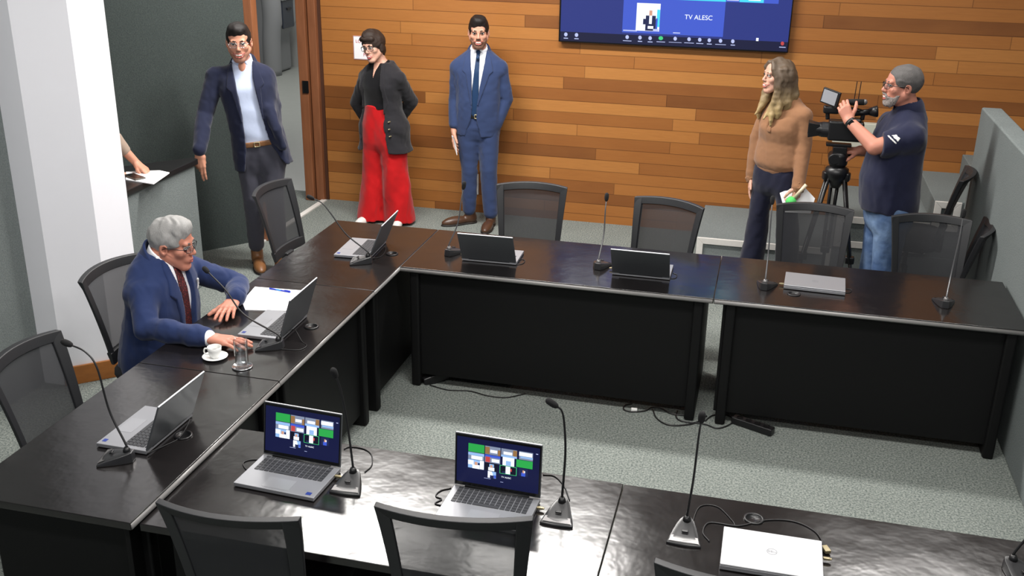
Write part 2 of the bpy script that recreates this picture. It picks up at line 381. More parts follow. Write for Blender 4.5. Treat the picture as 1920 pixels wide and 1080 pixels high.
# ================================================================= tables
def table(label, x0, x1, y0, y1, inner, legs, grom=(), T=T):
    """inner: side that faces the middle of the U ('x+', 'y-', 'y+'); legs: positions along the long axis"""
    cxm, cym = (x0+x1)/2, (y0+y1)/2
    t = thing('conference_table', label, 'table', (cxm, cym, 0), 0, 'black conference tables in a U')
    lx, ly = x1-x0-.001, y1-y0-.001
    obj('tabletop', MB().box((0, 0, T-.015), (lx, ly, .03)), 'lam', t, bevel=.003, seg=2)
    if inner == 'x+':
        obj('modesty_panel', MB().box((lx/2-.055, 0, .395), (.02, ly-.1, .65)), 'panel', t, bevel=.002)
        for p in legs: obj('leg', MB().box((-.0, p-cym, .36), (lx-.03, .055, .72)), 'panel', t, bevel=.012, seg=3)
    else:
        s = -1 if inner == 'y-' else 1
        obj('modesty_panel', MB().box((0, s*(ly/2-.055), (T+.04)/2), (lx-.1, .02, T-.10)), 'panel', t, bevel=.002)
        for p in legs: obj('leg', MB().box((p-cxm, 0, (T-.03)/2), (.055, ly-.03, T-.03)), 'panel', t, bevel=.012, seg=3)
    ez = T-.017
    if inner == 'x+': obj('bullnose_highlight', MB().tube([(lx/2-.004, -ly/2+.004, ez), (lx/2-.004, ly/2-.004, ez)], .0125, 12), 'edge', t, smooth=True)  # bullnose strip, its highlight painted as light grey
    else: obj('bullnose_highlight', MB().tube([(-lx/2+.004, s*(ly/2-.004), ez), (lx/2-.004, s*(ly/2-.004), ez)], .0125, 12), 'edge', t, smooth=True)
    for gx, gy in grom:
        obj('grommet', MB().lathe([(.036, 0), (.036, .004), (.03, .006), (.026, .003), (.026, .001)], (gx-cxm, gy-cym, T), 24), 'black', t, smooth=True)
    return t
XA, XB = -2.62, -1.936
table('black table at the near end of the left row, bearing the nearest silver laptop', XA, XB, 2.578, 3.70, 'x+', (2.72, 3.60), ((-2.08, 3.16),))
table('black table in front of the seated grey haired man', XA, XB, 3.702, 4.83, 'x+', (3.80, 4.72), ((-2.05, 4.29),))
table('black corner table at the far end of the left row', XA, XB, 4.832, 5.945, 'x+', (4.90, 5.85), ((-2.05, 5.42),))
table('black table of the far row, left one, bearing two open laptops', XB+.004, -.1735, 5.228, 5.947, 'y-', (-1.855, -.25))
table('black table of the far row, right one, beside the carpeted parapet', -.1725, 1.378, 5.228, 5.949, 'y-', (-.08, 1.31), ((.24, 5.42),))
table('black table of the near row with white glare, bearing two lit laptops', XB+.004, -.3725, 2.62, 3.318, 'y+', (-1.8, -.45), T=TN)
table('black table of the near row, right one, bearing a closed pale laptop', -.3715, 1.28, 2.62, 3.316, 'y+', (-.28, 1.15), ((.1, 3.21),), T=TN)

# ================================================================= chairs
def back_pt(u, v, off=0.0):
    """point of the backrest surface; u across (-1..1), v up (0..1); off is thickness towards the rear"""
    w = .198+.037*v**1.2
    y = -.20-.05*v-.085*v*v+.06*u*u*(0.35+.65*v)-.012*math.sin(PI*v)
    return Vector((u*w, y-off, .50+.455*v - .012*u*u*v))
def make_chair(label, lift=0.0):
    t = thing('conference_chair', label, 'chair', (0, 0, 0), 0, 'black net backed conference chairs')
    def up(p): return Vector((p[0], p[1], p[2]+lift))
    nu, nv = 17, 13; um, v0, v1 = .80, .14, .90
    fr = MB()
    def strip(A, B):           # solid strip between two polylines of (u,v)
        rings = []
        for (ua, va), (ub, vb) in zip(A, B):
            rings.append([up(back_pt(ua, va, -.008)), up(back_pt(ub, vb, -.004)), up(back_pt(ub, vb, .012)), up(back_pt(ua, va, .022))])
        fr.loft(rings)
    us = [-1+2*i/(nu-1) for i in range(nu)]; vs = [i/(nv-1) for i in range(nv)]
    strip([(-1, v) for v in vs], [(-um-.04*(1-v), v) for v in vs]); strip([(um+.04*(1-v), v) for v in vs], [(1, v) for v in vs])
    strip([(u, 1) for u in us], [(u, v1) for u in us]); strip([(u, v0) for u in us], [(u, 0) for u in us])
    bm = fr
    obj('back_frame', bm, 'chair_frame', t, bevel=.004, seg=2)
    nt = MB(); g = []
    for v in [v0-.02+(v1-v0+.04)*i/10 for i in range(11)]:
        g.append([up(back_pt(-um-.05+2*(um+.05)*j/14, v, .006)) for j in range(15)])
    nt.loft(g, cap=False, close=False); obj('back_net', nt, 'net', t, smooth=True)
    sp = MB(); sp.box((0, -.20, .45+lift), (.09, .05, .13)).box((0, -.12, .405+lift), (.09, .2, .03)); obj('back_bracket', sp, 'chair_frame', t, bevel=.008)
    rings = []
    for z, s in ((.415, .86), (.425, .95), (.455, 1), (.48, .99), (.497, .93), (.502, .8)):
        rings.append([Vector(((.245*s)*math.copysign(abs(math.cos(a))**.45, math.cos(a)), .03+(.235*s)*math.copysign(abs(math.sin(a))**.45, math.sin(a)), z+lift)) for a in [2*PI*k/40 for k in range(40)]])
    obj('seat', MB().loft(rings), 'seat', t, smooth=True)
    obj('seat_mechanism', MB().box((0, 0, .395+lift), (.2, .24, .045)), 'black', t, bevel=.01)
    obj('gas_lift', MB().tube([(0, 0, .09), (0, 0, .25+lift)], .025, 16).tube([(0, 0, .25+lift), (0, 0, .39+lift)], .016, 16), 'black', t, smooth=True)
    for k in range(5):
        a = 2*PI*k/5+PI/2; d = Vector((math.cos(a), math.sin(a), 0))
        l = obj('leg', MB().tube([d*.02+Vector((0, 0, .115)), d*.16+Vector((0, 0, .105)), d*.28+Vector((0, 0, .075))], [.028, .022, .016], 8), 'black', t, smooth=True)
        n = Vector((-d.y, d.x, 0)); m = MB(); c0 = d*.285+Vector((0, 0, .026))
        for s in (-1, 1): m.tube([c0+n*(s*.006), c0+n*(s*.022)], .026, 14)
        obj('caster', m, 'black', l, smooth=False)
    return t
G = 'black net backed conference chairs'
def put(o, x, y, rz): o.location = (x, y, 0); o.rotation_euler = (0, 0, rz); o['group'] = G; return o
ch = put(make_chair('empty black net chair at the far row behind the left dark laptop lid'), -1.416, 6.163, 3.255)
dup(ch, (-.625, 6.054, 0), 2.823, 'empty black net chair turned askew at the far row behind the second open laptop', G)
dup(ch, (.351, 6.20, 0), 3.142, 'empty black net chair at the far row behind the closed grey laptop', G)
dup(ch, (1.062, 6.17, 0), 3.25, 'empty black net chair at the far row in front of the man in jeans', G)
dup(ch, (-2.60, 3.32, 0), -1.54, 'black net chair at the left edge of the photo beside the white column', G)
dup(ch, (-2.86, 4.288, 0), -1.627, 'black net chair the grey haired man sits on', G)
dup(ch, (-2.765, 5.905, 0), -1.621, 'empty black net chair at the far left corner in front of the navy blazered man', G)
c2 = put(make_chair('black net chair in the foreground below the left lit laptop', .03), -1.495, 2.72, .053)
c2 = put(make_chair('black net chair in the foreground partly covering the right lit laptop', .13), -.797, 2.748, .112)
dup(c2, (.062, 2.668, 0), .0, 'black net chair only just showing at the bottom edge, left of the closed pale laptop', G)
put(make_chair('black net chair seen edge on against the parapet, the nearer of the two', -.05), 1.075, 6.60, 1.37)
put(make_chair('black net chair seen edge on against the parapet, the farther and taller of the two', .11), 1.035, 7.28, 1.36)

# ================================================================= laptops
W_, D_ = .322, .216
SCREEN = {k: glow('screen_'+k, srgb(*c), s) for k, (c, s) in dict(navy=((14, 20, 62), 1), dark=((8, 10, 34), 1), green=((44, 168, 76), 1), white=((236, 242, 255), 1.2), sky=((150, 190, 240), 1), tan=((150, 112, 70), 1), grey=((132, 144, 168), 1), red=((196, 72, 72), 1), blue=((62, 92, 210), 1), skin=((214, 160, 134), 1), lime=((70, 210, 130), 1), suit=((30, 38, 80), 1), cyan=((70, 210, 235), 1.1), panel=((66, 92, 205), 1), bg=((42, 54, 128), 1), bar=((22, 26, 62), .9), label=((190, 200, 245), 1)).items()}
def video(scr, tiles, to):
    """tiles: (name, [(material, x0, y0, x1, y1), ...]) in screen fractions from the upper left; to(x, y, depth) -> local point"""
    for nm, rects in tiles:
        m = MB(); mats = []
        for i, (mt, x0, y0, x1, y1) in enumerate(rects):
            if mt not in mats: mats.append(mt)
            m.cur = mats.index(mt); d = .0006+.0003*i
            m.quad(to(x0, y1, d), to(x1, y1, d), to(x1, y0, d), to(x0, y0, d))
        obj(nm, m, [SCREEN[k] for k in mats], scr)
def person_tile(x, y, w, h, bg, suit, face='skin', extra=()):
    return ('video_tile', [(bg, x, y, x+w, y+h)]+[(e, x+a*w, y+b*h, x+c*w, y+d*h) for e, a, b, c, d in extra] +
            [(suit, x+.28*w, y+.55*h, x+.74*w, y+h), (face, x+.42*w, y+.22*h, x+.6*w, y+.58*h)])
def room_tile(x, y, w, h, *rs): return ('video_tile', [('grey', x, y, x+w, y+h)]+[(e, x+a*w, y+b*h, x+c*w, y+d*h) for e, a, b, c, d in rs])
CALL = [
 ('video_tile', [('green', .14, .12, .335, .30)]),
 room_tile(.345, .12, .185, .18, ('tan', 0, .1, .3, .95), ('white', .34, .4, .8, .75), ('tan', .84, .3, 1, 1)),
 room_tile(.54, .12, .19, .18, ('white', .15, .35, .7, .7), ('tan', .75, .05, 1, .8), ('sky', 0, .75, 1, 1)),
 room_tile(.755, .12, .165, .18, ('white', 0, .1, .95, .55), ('sky', .1, .6, 1, .8)),
 room_tile(.14, .31, .195, .155, ('sky', 0, .05, 1, .4), ('white', .2, .45, .9, .95)),
 room_tile(.345, .31, .185, .17, ('blue', 0, 0, 1, .3), ('red', .04, .25, .34, .95), ('white', .45, .45, .95, .85)),
 ('video_tile', [('white', .56, .30, .70, .485), ('sky', .6, .38, .66, .48)]),
 ('video_tile', [('green', .725, .31, .92, .475)]),
 person_tile(.14, .47, .195, .19, 'sky', 'white', 'skin', (('white', .0, .1, .35, .6), ('white', .75, 0, 1, 1), ('suit', .62, .3, .75, .95))),
 person_tile(.345, .49, .16, .165, 'dark', 'white', 'skin', (('sky', .35, .1, .7, .5),)),
 ('video_tile', [('lime', .528, .492, .732, .678), ('dark', .534, .5, .726, .67), ('white', .60, .50, .655, .665), ('red', .655, .54, .675, .6), ('suit', .56, .62, .6, .66)]),
 person_tile(.76, .49, .105, .17, 'suit', 'blue', 'skin', (('white', .45, .3, .7, .95),)),
 person_tile(.385, .67, .10, .145, 'sky', 'suit', 'white', (('white', 0, 0, .5, 1), ('blue', .75, .5, 1, .95))),
 ('caption', [('label', .34, .835, .42, .843)]), ('caption', [('label', .54, .865, .575, .873)]), ('caption', [('label', .955, .12, .98, .135)]),
]
def laptop(label, x, y, rz, tilt=None, on=False, sticker=True, lidmat='lid_dark', plug=None, z=T):
    if z != T: x, y = x*KN, y*KN
    t = thing('laptop', label, 'laptop', (x, y, z), rz, 'silver laptops on the tables')
    obj('base', MB().box((0, 0, .0105), (W_, D_, .015)).box((0, .07, .002), (.24, .01, .004)).box((0, -.09, .002), (.24, .01, .004)), 'silver', t, bevel=.004)
    if tilt is None:
        obj('lid', MB().box((0, 0, .0225), (W_, D_, .008)), lidmat, t, bevel=.003)
        lg = MB(); ring = [[Vector((.017*k*math.cos(a), .017*k*math.sin(a), .0268)) for a in [2*PI*i/28 for i in range(28)]] for k in (1, .88)]
        lg.loft(ring, cap=False); text_mb('DELL', .0125, lg, Matrix.Translation((0, 0, .0268)) @ Matrix.Rotation(0 if lidmat == 'silver_lid' else PI, 4, 'Z')); obj('logo', lg, 'logo', t)
    else:
        kb = MB(); kw, kd = .0185, .0165
        for r in range(6):
            n = 14; d = .009 if r == 5 else .0145
            for i in range(n):
                if r == 0 and 3 < i < 9: continue
                kb.box((-.1295+i*.0199, .006+r*.0172, .0192), (.0165, d, .0022))
            if r == 0: kb.box((-.0105, .006, .0192), (.096, .0145, .0022))
        obj('keyboard', kb, 'keys', t)
        obj('touchpad', MB().box((0, -.062, .0183), (.108, .066, .0006)), 'pad', t)
        if sticker: obj('sticker', MB().box((.132, -.088, .0184), (.02, .017, .0008)).box((.132, -.088, .0189), (.012, .004, .0003)), 'blue_sticker', t)
        m = Matrix.Translation((0, D_/2-.004, .0185)) @ Matrix.Rotation(-tilt, 4, 'X')      # lid frame: x across, z up the lid, -y towards the user
        lid = obj('lid', MB().box((0, .004, .106), (W_, .007, .208), m), ['lid_dark'], t, bevel=.0025)
        rim = MB(); rim.box((0, .0035, .2098), (W_-.004, .006, .003), m); obj('lid_edge', rim, 'silver_lid', t, bevel=.001)
        obj('hinge', MB().tube([(-.12, D_/2-.004, .017), (.12, D_/2-.004, .017)], .006, 10), 'black', t, smooth=True)
        scr = obj('screen', MB().box((0, .0004, .1065), (W_-.006, .0016, .2), m), 'bezel', t, bevel=.0005)
        if on:
            sw, sh = .306, .178
            def to(a, b, d): return m @ Vector(((a-.5)*sw, -.0005-d, .108+(.5-b)*sh))
            dm = MB(); dm.quad(to(0, 1, .0001), to(1, 1, .0001), to(1, 0, .0001), to(0, 0, .0001)); obj('display', dm, [SCREEN['navy']], scr)
            video(scr, CALL, to)
            tx = text_mb('TV ALESC', .0085, mt=Matrix(m) @ Matrix.Translation(Vector(((.61-.5)*sw, -.0022, .108+(.5-.75)*sh))) @ Matrix.Rotation(PI/2, 4, 'X'), depth=.0002)
            obj('caption', tx, [SCREEN['white']], scr)
    if plug:
        obj('plug', MB().box((plug[0], plug[1], .012), (.022, .011, .009)).box((plug[0]*1.06, plug[1], .012), (.012, .008, .006)), 'gold', t, bevel=.002)
    return t
def cable(parent, pts, r=.0022, name='cable', world=True, mat='cable'):
    inv = (Matrix.Translation(parent.location) @ Matrix.Rotation(parent.rotation_euler[2], 4, 'Z')).inverted() if world else Matrix()
    return obj(name, MB().tube(bez([inv @ Vector(p) for p in pts], 8), r, 6), mat, parent, smooth=True)
def zt(x, y, dz=.0025): return at_z(x, y, T+dz)
def zn(x, y, dz=.0025): return at_z(x, y, TN+dz)
L1 = laptop('open silver laptop with a video call on screen, left one of the near row', -1.549, 2.975, -.059, .17, True, plug=(.172, .06), z=TN)
L2 = laptop('open silver laptop with a video call on screen, half behind a foreground chair', -.795, 2.966, -.039, .06, True, plug=(.172, .06), z=TN)
L3 = laptop('closed pale silver laptop with a round emblem at the lower right', .16, 2.949, -.002, None, lidmat='silver_lid', plug=(.175, .03), z=TN)
L4 = laptop('open silver laptop at the near end of the left table, its lid edge on', -2.237, 3.151, -1.59, .364)
L5 = laptop('open silver laptop in front of the seated grey haired man', -2.227, 4.237, -1.551, .313)
L6 = laptop('open silver laptop on the far left corner table, in front of the red trousers', -2.253, 5.436, -1.517, .391)
L7 = laptop('open laptop showing its dark lid at the left of the far row', -1.466, 5.537, 3.171, .516, plug=(.172, .03))
L8 = laptop('open laptop showing its dark lid at the middle of the far row', -.59, 5.546, 3.148, .587, plug=(.172, .03))
L9 = laptop('closed grey laptop on the right table of the far row', .351, 5.584, 3.096, None, lidmat='silver', plug=(.172, .06))
cable(L7, [zt(966, 496), zt(978, 495), zt(984, 490), zt(980, 486), zt(970, 488)], .002)
cable(L8, [zt(1258, 522), zt(1267, 521), zt(1269, 515), zt(1262, 512)], .002)
cable(L9, [zt(1584, 549), zt(1594, 548), zt(1596, 543), zt(1586, 541)], .002)
cable(L1, [zn(497, 862), zn(470, 862), zn(456, 868), zn(462, 880), zn(478, 884)], .0022)
cable(L2, [zn(846, 915), zn(826, 920), zn(817, 930), zn(828, 936), zn(816, 944), zn(840, 950)], .0022)
cable(L5, [zt(538, 624, .02), zt(552, 618, .03), zt(566, 640), zt(575, 648), zt(560, 656), zt(520, 654)], .0022)
cable(L4, [zt(276, 850, .01), zt(310, 835), zt(335, 822), zt(350, 800, .02), zt(356, 785, .03)], .0025)
cable(L6, [zt(696, 484, .01), zt(712, 482), zt(722, 472), zt(724, 458, .02)], .0022)
# ================================================================= gooseneck microphones
def microphone(label, x, y, rz, stem, cab=None, neck='cable', z=T):
    if z != T: x, y = x*KN, y*KN
    """stem: world points from the base to the capsule"""
    t = thing('table_microphone', label, 'microphone', (x, y, z), rz, 'gooseneck microphones on the tables')
    out = []
    N = 9
    for k in range(N): out.append((-.058+.116*k/(N-1), -.058-.006*math.sin(PI*k/(N-1))))
    for k in range(1, 9):
        a = k/8; out.append((.058*(1-a)**.75+.016*a, -.058+.12*a))
    for k in range(0, 8):
        a = 1-k/8; out.append((-(.058*(1-a)**.75+.016*a), -.058+.12*a))
    def hz(p): return .012+.028*max(0, (p[1]+.058)/.12)
    rings = [[Vector((p[0]*1.0, p[1], .0)) for p in out], [Vector((p[0]*1.02, p[1]*1.01, .006)) for p in out], [Vector((p[0]*.94, p[1]*.95, hz(p))) for p in out], [Vector((p[0]*.55, p[1]*.6, hz((0, p[1]*.6))+.006)) for p in out]]
    obj('base', MB().loft(rings), 'mic_body', t, smooth=False, bevel=.002)
    pl = MB(); pl.add([(-.05, -.0565, .0145), (.05, -.0565, .0145), (.044, -.034, .0225), (-.044, -.034, .0225)], [(0, 1, 2, 3)]); obj('front_plate', pl, 'mic_plate', t)
    obj('button', MB().box((0, -.02, .034), (.022, .012, .006), rx=.3), 'black', t, bevel=.002)
    inv = (Matrix.Translation((x, y, z)) @ Matrix.Rotation(rz, 4, 'Z')).inverted()
    P = [Vector((0, .038, .036)), Vector((0, .038, .066))]+[inv @ Vector(p) for p in stem]
    obj('socket', MB().lathe([(.015, 0), (.013, .014), (.008, .024)], (0, .038, .033), 16), 'mic_plate' if neck != 'cable' else 'black', t, smooth=True)  # far row sockets turn grey to paint in their reflection
    path = bez(P, 10); n = len(path)
    obj('gooseneck', MB().tube(path, [.0048-.0016*i/n for i in range(n)], 8), neck, t, smooth=True)
    d = (path[-1]-path[-4]).normalized(); q = Vector((0, 0, 1)).rotation_difference(d).to_matrix().to_4x4()
    prof = [(.004, -.012), (.009, -.006), (.0118, .004), (.0125, .016), (.0118, .028), (.008, .036), (.002, .0385)]
    obj('head', MB().lathe(prof, path[-1], 16, q), 'foam', t, smooth=True)
    if cab: cable(t, cab, .0022)
    return t
def sp(pxs, Y0, Y1, axis='y'):
    n = len(pxs); out = []
    for i, (a, b) in enumerate(pxs):
        k = Y0+(Y1-Y0)*(i+1)/n
        out.append(at_y(a, b, k))
    return out
microphone('black gooseneck microphone at the near end of the left table', -2.215, 2.93, -1.35, sp([(205, 770), (182, 690), (160, 660), (131, 646)], 2.95, 2.98))
microphone('black gooseneck microphone the seated man has his hand on', -2.13, 4.015, -1.40, sp([(458, 590), (424, 545), (398, 518), (389, 509)], 4.03, 4.10))
microphone('black gooseneck microphone on the corner table, its neck reaching over to the door', -2.165, 5.23, -1.35, sp([(650, 440), (620, 400), (604, 381), (586, 372)], 5.23, 5.26))
microphone('black gooseneck microphone at the left of the far row, against the blue trousers', -1.715, 5.53, 2.95, sp([(858, 420), (865, 375), (869, 352)], 5.50, 5.56), neck='neck_lit')
microphone('black gooseneck microphone of the far row standing between the two open laptops', -.835, 5.55, 3.0, sp([(1132, 440), (1135, 395), (1137, 374)], 5.55, 5.62), neck='neck_lit')
microphone('black gooseneck microphone of the far row beside the closed grey laptop', .09, 5.49, 3.0, sp([(1441, 470), (1446, 405), (1448, 380)], 5.49, 5.56), neck='neck_lit')
microphone('black gooseneck microphone at the right end of the far row', 1.01, 5.49, 3.1, sp([(1784, 512), (1798, 450), (1806, 405)], 5.49, 5.56), neck='neck_lit')
microphone('black gooseneck microphone right beside the left lit laptop', -1.315, 2.99, .05, sp([(652, 800), (641, 740), (634, 716), (629, 704)], 3.10, 3.04), [zn(684, 885), zn(697, 872), zn(696, 852), zn(680, 841), zn(655, 838), zn(645, 842)], z=TN)
microphone('black gooseneck microphone right of the right lit laptop, its tip bent sideways', -.55, 3.0, 0, sp([(1060, 850), (1058, 795), (1053, 770), (1041, 760)], 3.09, 3.07), [zn(1068, 938), zn(1058, 912), zn(1040, 893), zn(1018, 890)], z=TN)
microphone('black gooseneck microphone with a straight neck left of the closed pale laptop', -.122, 3.0, 0, sp([(1300, 900), (1310, 820), (1315, 788)], 3.09, 3.02), [zn(1296, 985), zn(1312, 950), zn(1345, 950), zn(1372, 975), zn(1378, 985)], z=TN)
microphone('black gooseneck microphone cut off by the right edge of the photo', .925, 3.06, .5, [Vector((.975, 3.14, .92)), Vector((1.015, 3.16, 1.07))], z=TN)
cb = thing('cable', 'grey cable curving behind the closed pale laptop', 'cable', (.1, 3.1, TN))
cable(cb, [zn(1330, 1015), zn(1318, 998), zn(1330, 980), zn(1372, 985), zn(1392, 985), zn(1440, 975), zn(1490, 978), zn(1530, 998), zn(1549, 1028, .01)], .0028, 'cord')
obj('plug', MB().box(tuple(zn(1549, 1030, .01)-Vector((.1, 3.1, TN))), (.02, .035, .012), rz=.4), 'gold', cb, bevel=.002)
# ================================================================= small things on the seated man's table
c = thing('saucer', 'white saucer under the coffee cup', 'saucer', (-2.318, 3.838, T))
obj('dish', MB().lathe([(.022, 0), (.03, .002), (.056, .010), (.0575, .012), (.055, .0125), (.03, .0045), (.0, .004)], n=36), 'porcelain', c, smooth=True)
c = thing('coffee_cup', 'small white coffee cup standing on the saucer', 'cup', (-2.318, 3.838, T+.0045), 3.5)
obj('bowl', MB().lathe([(.0, .001), (.019, .0), (.021, .002), (.026, .014), (.0305, .035), (.032, .052), (.031, .0525), (.0295, .051), (.028, .035), (.022, .010), (.0, .008)], n=32), 'porcelain', c, smooth=True)
obj('coffee', MB().lathe([(.0, .030), (.026, .030)], n=24, cap=False), 'coffee', c)
obj('handle', MB().tube(bez([(.0305, 0, .043), (.042, 0, .044), (.047, 0, .03), (.040, 0, .017), (.0245, 0, .015)], 5), .0036, 8), 'porcelain', c, smooth=True)
c = thing('coaster', 'round bright metal coaster under the water glass', 'coaster', (-2.155, 3.785, T))
obj('disc', MB().lathe([(.0, 0), (.042, 0), (.0455, .002), (.0455, .007), (.043, .007), (.042, .004), (.0, .004)], n=36), 'steel', c, smooth=True)
c = thing('water_glass', 'tall clear water glass on the metal coaster', 'glass', (-2.155, 3.785, T+.0045))
obj('tumbler', MB().lathe([(.0, .0), (.027, .0), (.0285, .004), (.031, .128), (.0305, .129), (.0295, .128), (.0268, .012), (.0, .010)], n=36), 'glass', c, smooth=True)
obj('water', MB().lathe([(.0, .0105), (.0262, .0122), (.0286, .098), (.0, .098)], n=36), 'water', c, smooth=True)
pp = [zt(453, 566), zt(478, 538), zt(566, 545), zt(545, 583), zt(460, 581)]
m = MB().prism([(p.x, p.y) for p in pp], T+.0005, T+.004); o = obj('paper_sheets', m, 'paper'); tag(o, 'white paper sheets lying by the seated man, a blue pen on top', 'papers')
p = thing('pen', 'blue ballpoint pen lying on the white paper sheets', 'pen', (-2.41, 4.68, T+.0085), -.12)
obj('barrel', MB().tube([(-.06, 0, 0), (.035, 0, 0)], .0042, 10), 'pen', p, smooth=True); obj('cap', MB().tube([(.035, 0, 0), (.068, 0, 0)], .0048, 10).box((.05, 0, .006), (.034, .003, .0016)), 'pen', p); obj('grip', MB().tube([(-.02, 0, 0), (.012, 0, 0)], .0046, 10), plain('sky_blue_grip', srgb(70, 150, 230), .3), p, smooth=True)
# booth: papers and a phone on the counter
pz = .946
pp = [at_z(318, 325, pz), at_z(288, 346, pz), at_z(236, 338, pz), at_z(236, 323, pz), at_z(300, 321, pz)]
o = obj('paper_sheets', MB().prism([(q.x, q.y) for q in pp], pz, pz+.006), 'paper'); tag(o, 'white papers spread on the booth counter by the white column', 'papers')
f0 = at_z(252, 331, pz+.012)
t = thing('mobile_phone', 'dark mobile phone lying on the papers on the booth counter', 'phone', (f0.x, f0.y, pz+.0065), -.5)
obj('case', MB().box((0, 0, .005), (.16, .075, .01)), plain('brown_grey_phone_case', srgb(78, 70, 62), .5), t, bevel=.004); obj('screen', MB().box((0, 0, .0102), (.145, .066, .0006)), 'bezel', t)
# ================================================================= floor clutter under the far row
def fz_(x, y, z=.006): return at_z(x, y, z)
k = thing('power_strip', 'black power strip lying on the carpet under the right far table', 'power strip', (.10, 5.25, 0), -.42)
obj('housing', MB().box((0, 0, .022), (.24, .052, .042)), 'black', k, bevel=.006)
for i in range(4): obj('outlet', MB().lathe([(.018, 0), (.018, .002), (.014, .002), (.013, .0004)], (-.08+.053*i, 0, .0435), 16), 'panel', k)
cable(k, [(.0, 5.30, .02), (-.05, 5.36, .008), (-.12, 5.34, .006), (-.16, 5.26, .006)], .004)
k = thing('cable_tangle', 'tangle of black cables on the carpet below the joint of the far tables', 'cables', (-.35, 5.25, 0))
cable(k, [fz_(1185, 757), fz_(1172, 760), fz_(1170, 768), fz_(1185, 772), fz_(1210, 770), fz_(1222, 764), fz_(1240, 766), fz_(1260, 776), fz_(1300, 780)], .004, 'cord')
cable(k, [fz_(1224, 768), fz_(1232, 785), fz_(1255, 797), fz_(1290, 796), fz_(1310, 790), fz_(1325, 780)], .004, 'cord')
cable(k, [fz_(1270, 770), fz_(1268, 782), fz_(1280, 790), fz_(1320, 795), fz_(1345, 803), fz_(1368, 796), fz_(1380, 786)], .004, 'cord')
w0 = fz_(1189, 769, .01)-k.location; obj('plug', MB().box((w0.x, w0.y, .012), (.035, .018, .02), rz=.1), 'white_plastic', k, bevel=.003)
k = thing('power_adapter', 'black power adapter leaning by the left leg of the far tables', 'adapter', (-1.76, 5.33, 0), .6)
obj('brick', MB().box((0, 0, .03), (.16, .06, .06), ry=-.25), 'black', k, bevel=.01)
cable(k, [fz_(806, 722), fz_(840, 731), fz_(880, 733), fz_(915, 742), fz_(950, 745), fz_(985, 738)], .003)
o = obj('floor_duct', MB().box((-1.52, 5.44, .02), (.42, .05, .04)), 'black', bevel=.006); tag(o, 'flat black cable duct on the carpet under the left far table', 'cable duct')
# ================================================================= the wall screen
yT = YW-.075
t = thing('television', 'large wall mounted television showing a video call on the cedar wall', 'television', (-.82, yT, 2.10))
X0, X1, Z0, Z1 = -1.752, .118, 1.572, 2.64
obj('housing', MB().box((0, .03, (Z0+Z1)/2-2.10), (X1-X0, .045, Z1-Z0)), 'bezel', t, bevel=.006)
obj('wall_mount', MB().box((0, .062, 0), (.6, .03, .4)), 'panel', t)
def tvp(px, py, d=0): q = at_y(px, py, yT+.006); return Vector((q.x+.82, .0065-d, q.z-2.10))
def tvr(x0, z0, x1, z1, d): return [Vector((a+.82, .0065-d, b-2.10)) for a, b in ((x0, z0), (x1, z0), (x1, z1), (x0, z1))]
bx0, bx1 = X0+.012, X1-.012
s = MB(); s.quad(*tvr(bx0, Z0+.012, bx1, Z1-.012, .0003)); scr = obj('screen', s, [SCREEN['bg']], t)
def tvmesh(nm, items):
    m = MB(); mats = []
    for i, (mt, q) in enumerate(items):
        if mt not in mats: mats.append(mt)
        m.cur = mats.index(mt); d = .0008+.0004*i
        m.quad(*[Vector((p[0], p[1]-d, p[2])) for p in q])
    return obj(nm, m, [SCREEN[k] for k in mats], scr)
def pr(x0, y0, x1, y1):           # level rectangle on the screen from two photo corners
    a, b = tvp(x0, y0), tvp(x1, y1); return [Vector((a.x, a.y, b.z)), Vector((b.x, a.y, b.z)), Vector((b.x, a.y, a.z)), Vector((a.x, a.y, a.z))]
zt_bar = tvp(1265, 69).z
tvmesh('toolbar', [('bar', tvr(bx0, Z0+.012, bx1, zt_bar+2.10, 0))])
def col(x, y, w, h, extra):       # tile in metres on the screen (x from left edge, y from top)
    out = []
    for mt, a, b, c_, d in extra: out.append((mt, tvr(x+a*w, y-d*h, x+c_*w, y-b*h, 0)))
    tvmesh('video_tile', out)
xa, xb = tvp(1169, 12).x-.82, tvp(1356, 60).x-.82
wz = (xb-xa)/2; ht = .275; zb = tvp(1262, 65).z+2.10
col(xa, zb+ht, wz, ht, [('panel', 0, 0, 1, 1), ('white', .27, .13, .74, .93), ('suit', .46, .48, .66, .92), ('suit', .41, .58, .7, .86), ('white', .53, .46, .585, .72), ('skin', .525, .33, .585, .48), ('white', .39, .74, .46, .88), ('white', .51, .78, .62, .86), ('cyan', .68, .3, .74, .8), ('blue', .665, .55, .7, .9), ('label', .62, .86, .73, .93), ('label', .02, .92, .3, .955)])
col(xa+wz, zb+ht, wz, ht, [('panel', 0, 0, 1, 1), ('label', .02, .93, .16, .96)])
obj('caption', text_mb('TV ALESC', .052, mt=Matrix.Translation((xa+wz*1.5+.82, .003, zb+ht*.52-2.10)) @ Matrix.Rotation(PI/2, 4, 'X')), [SCREEN['white']], scr)
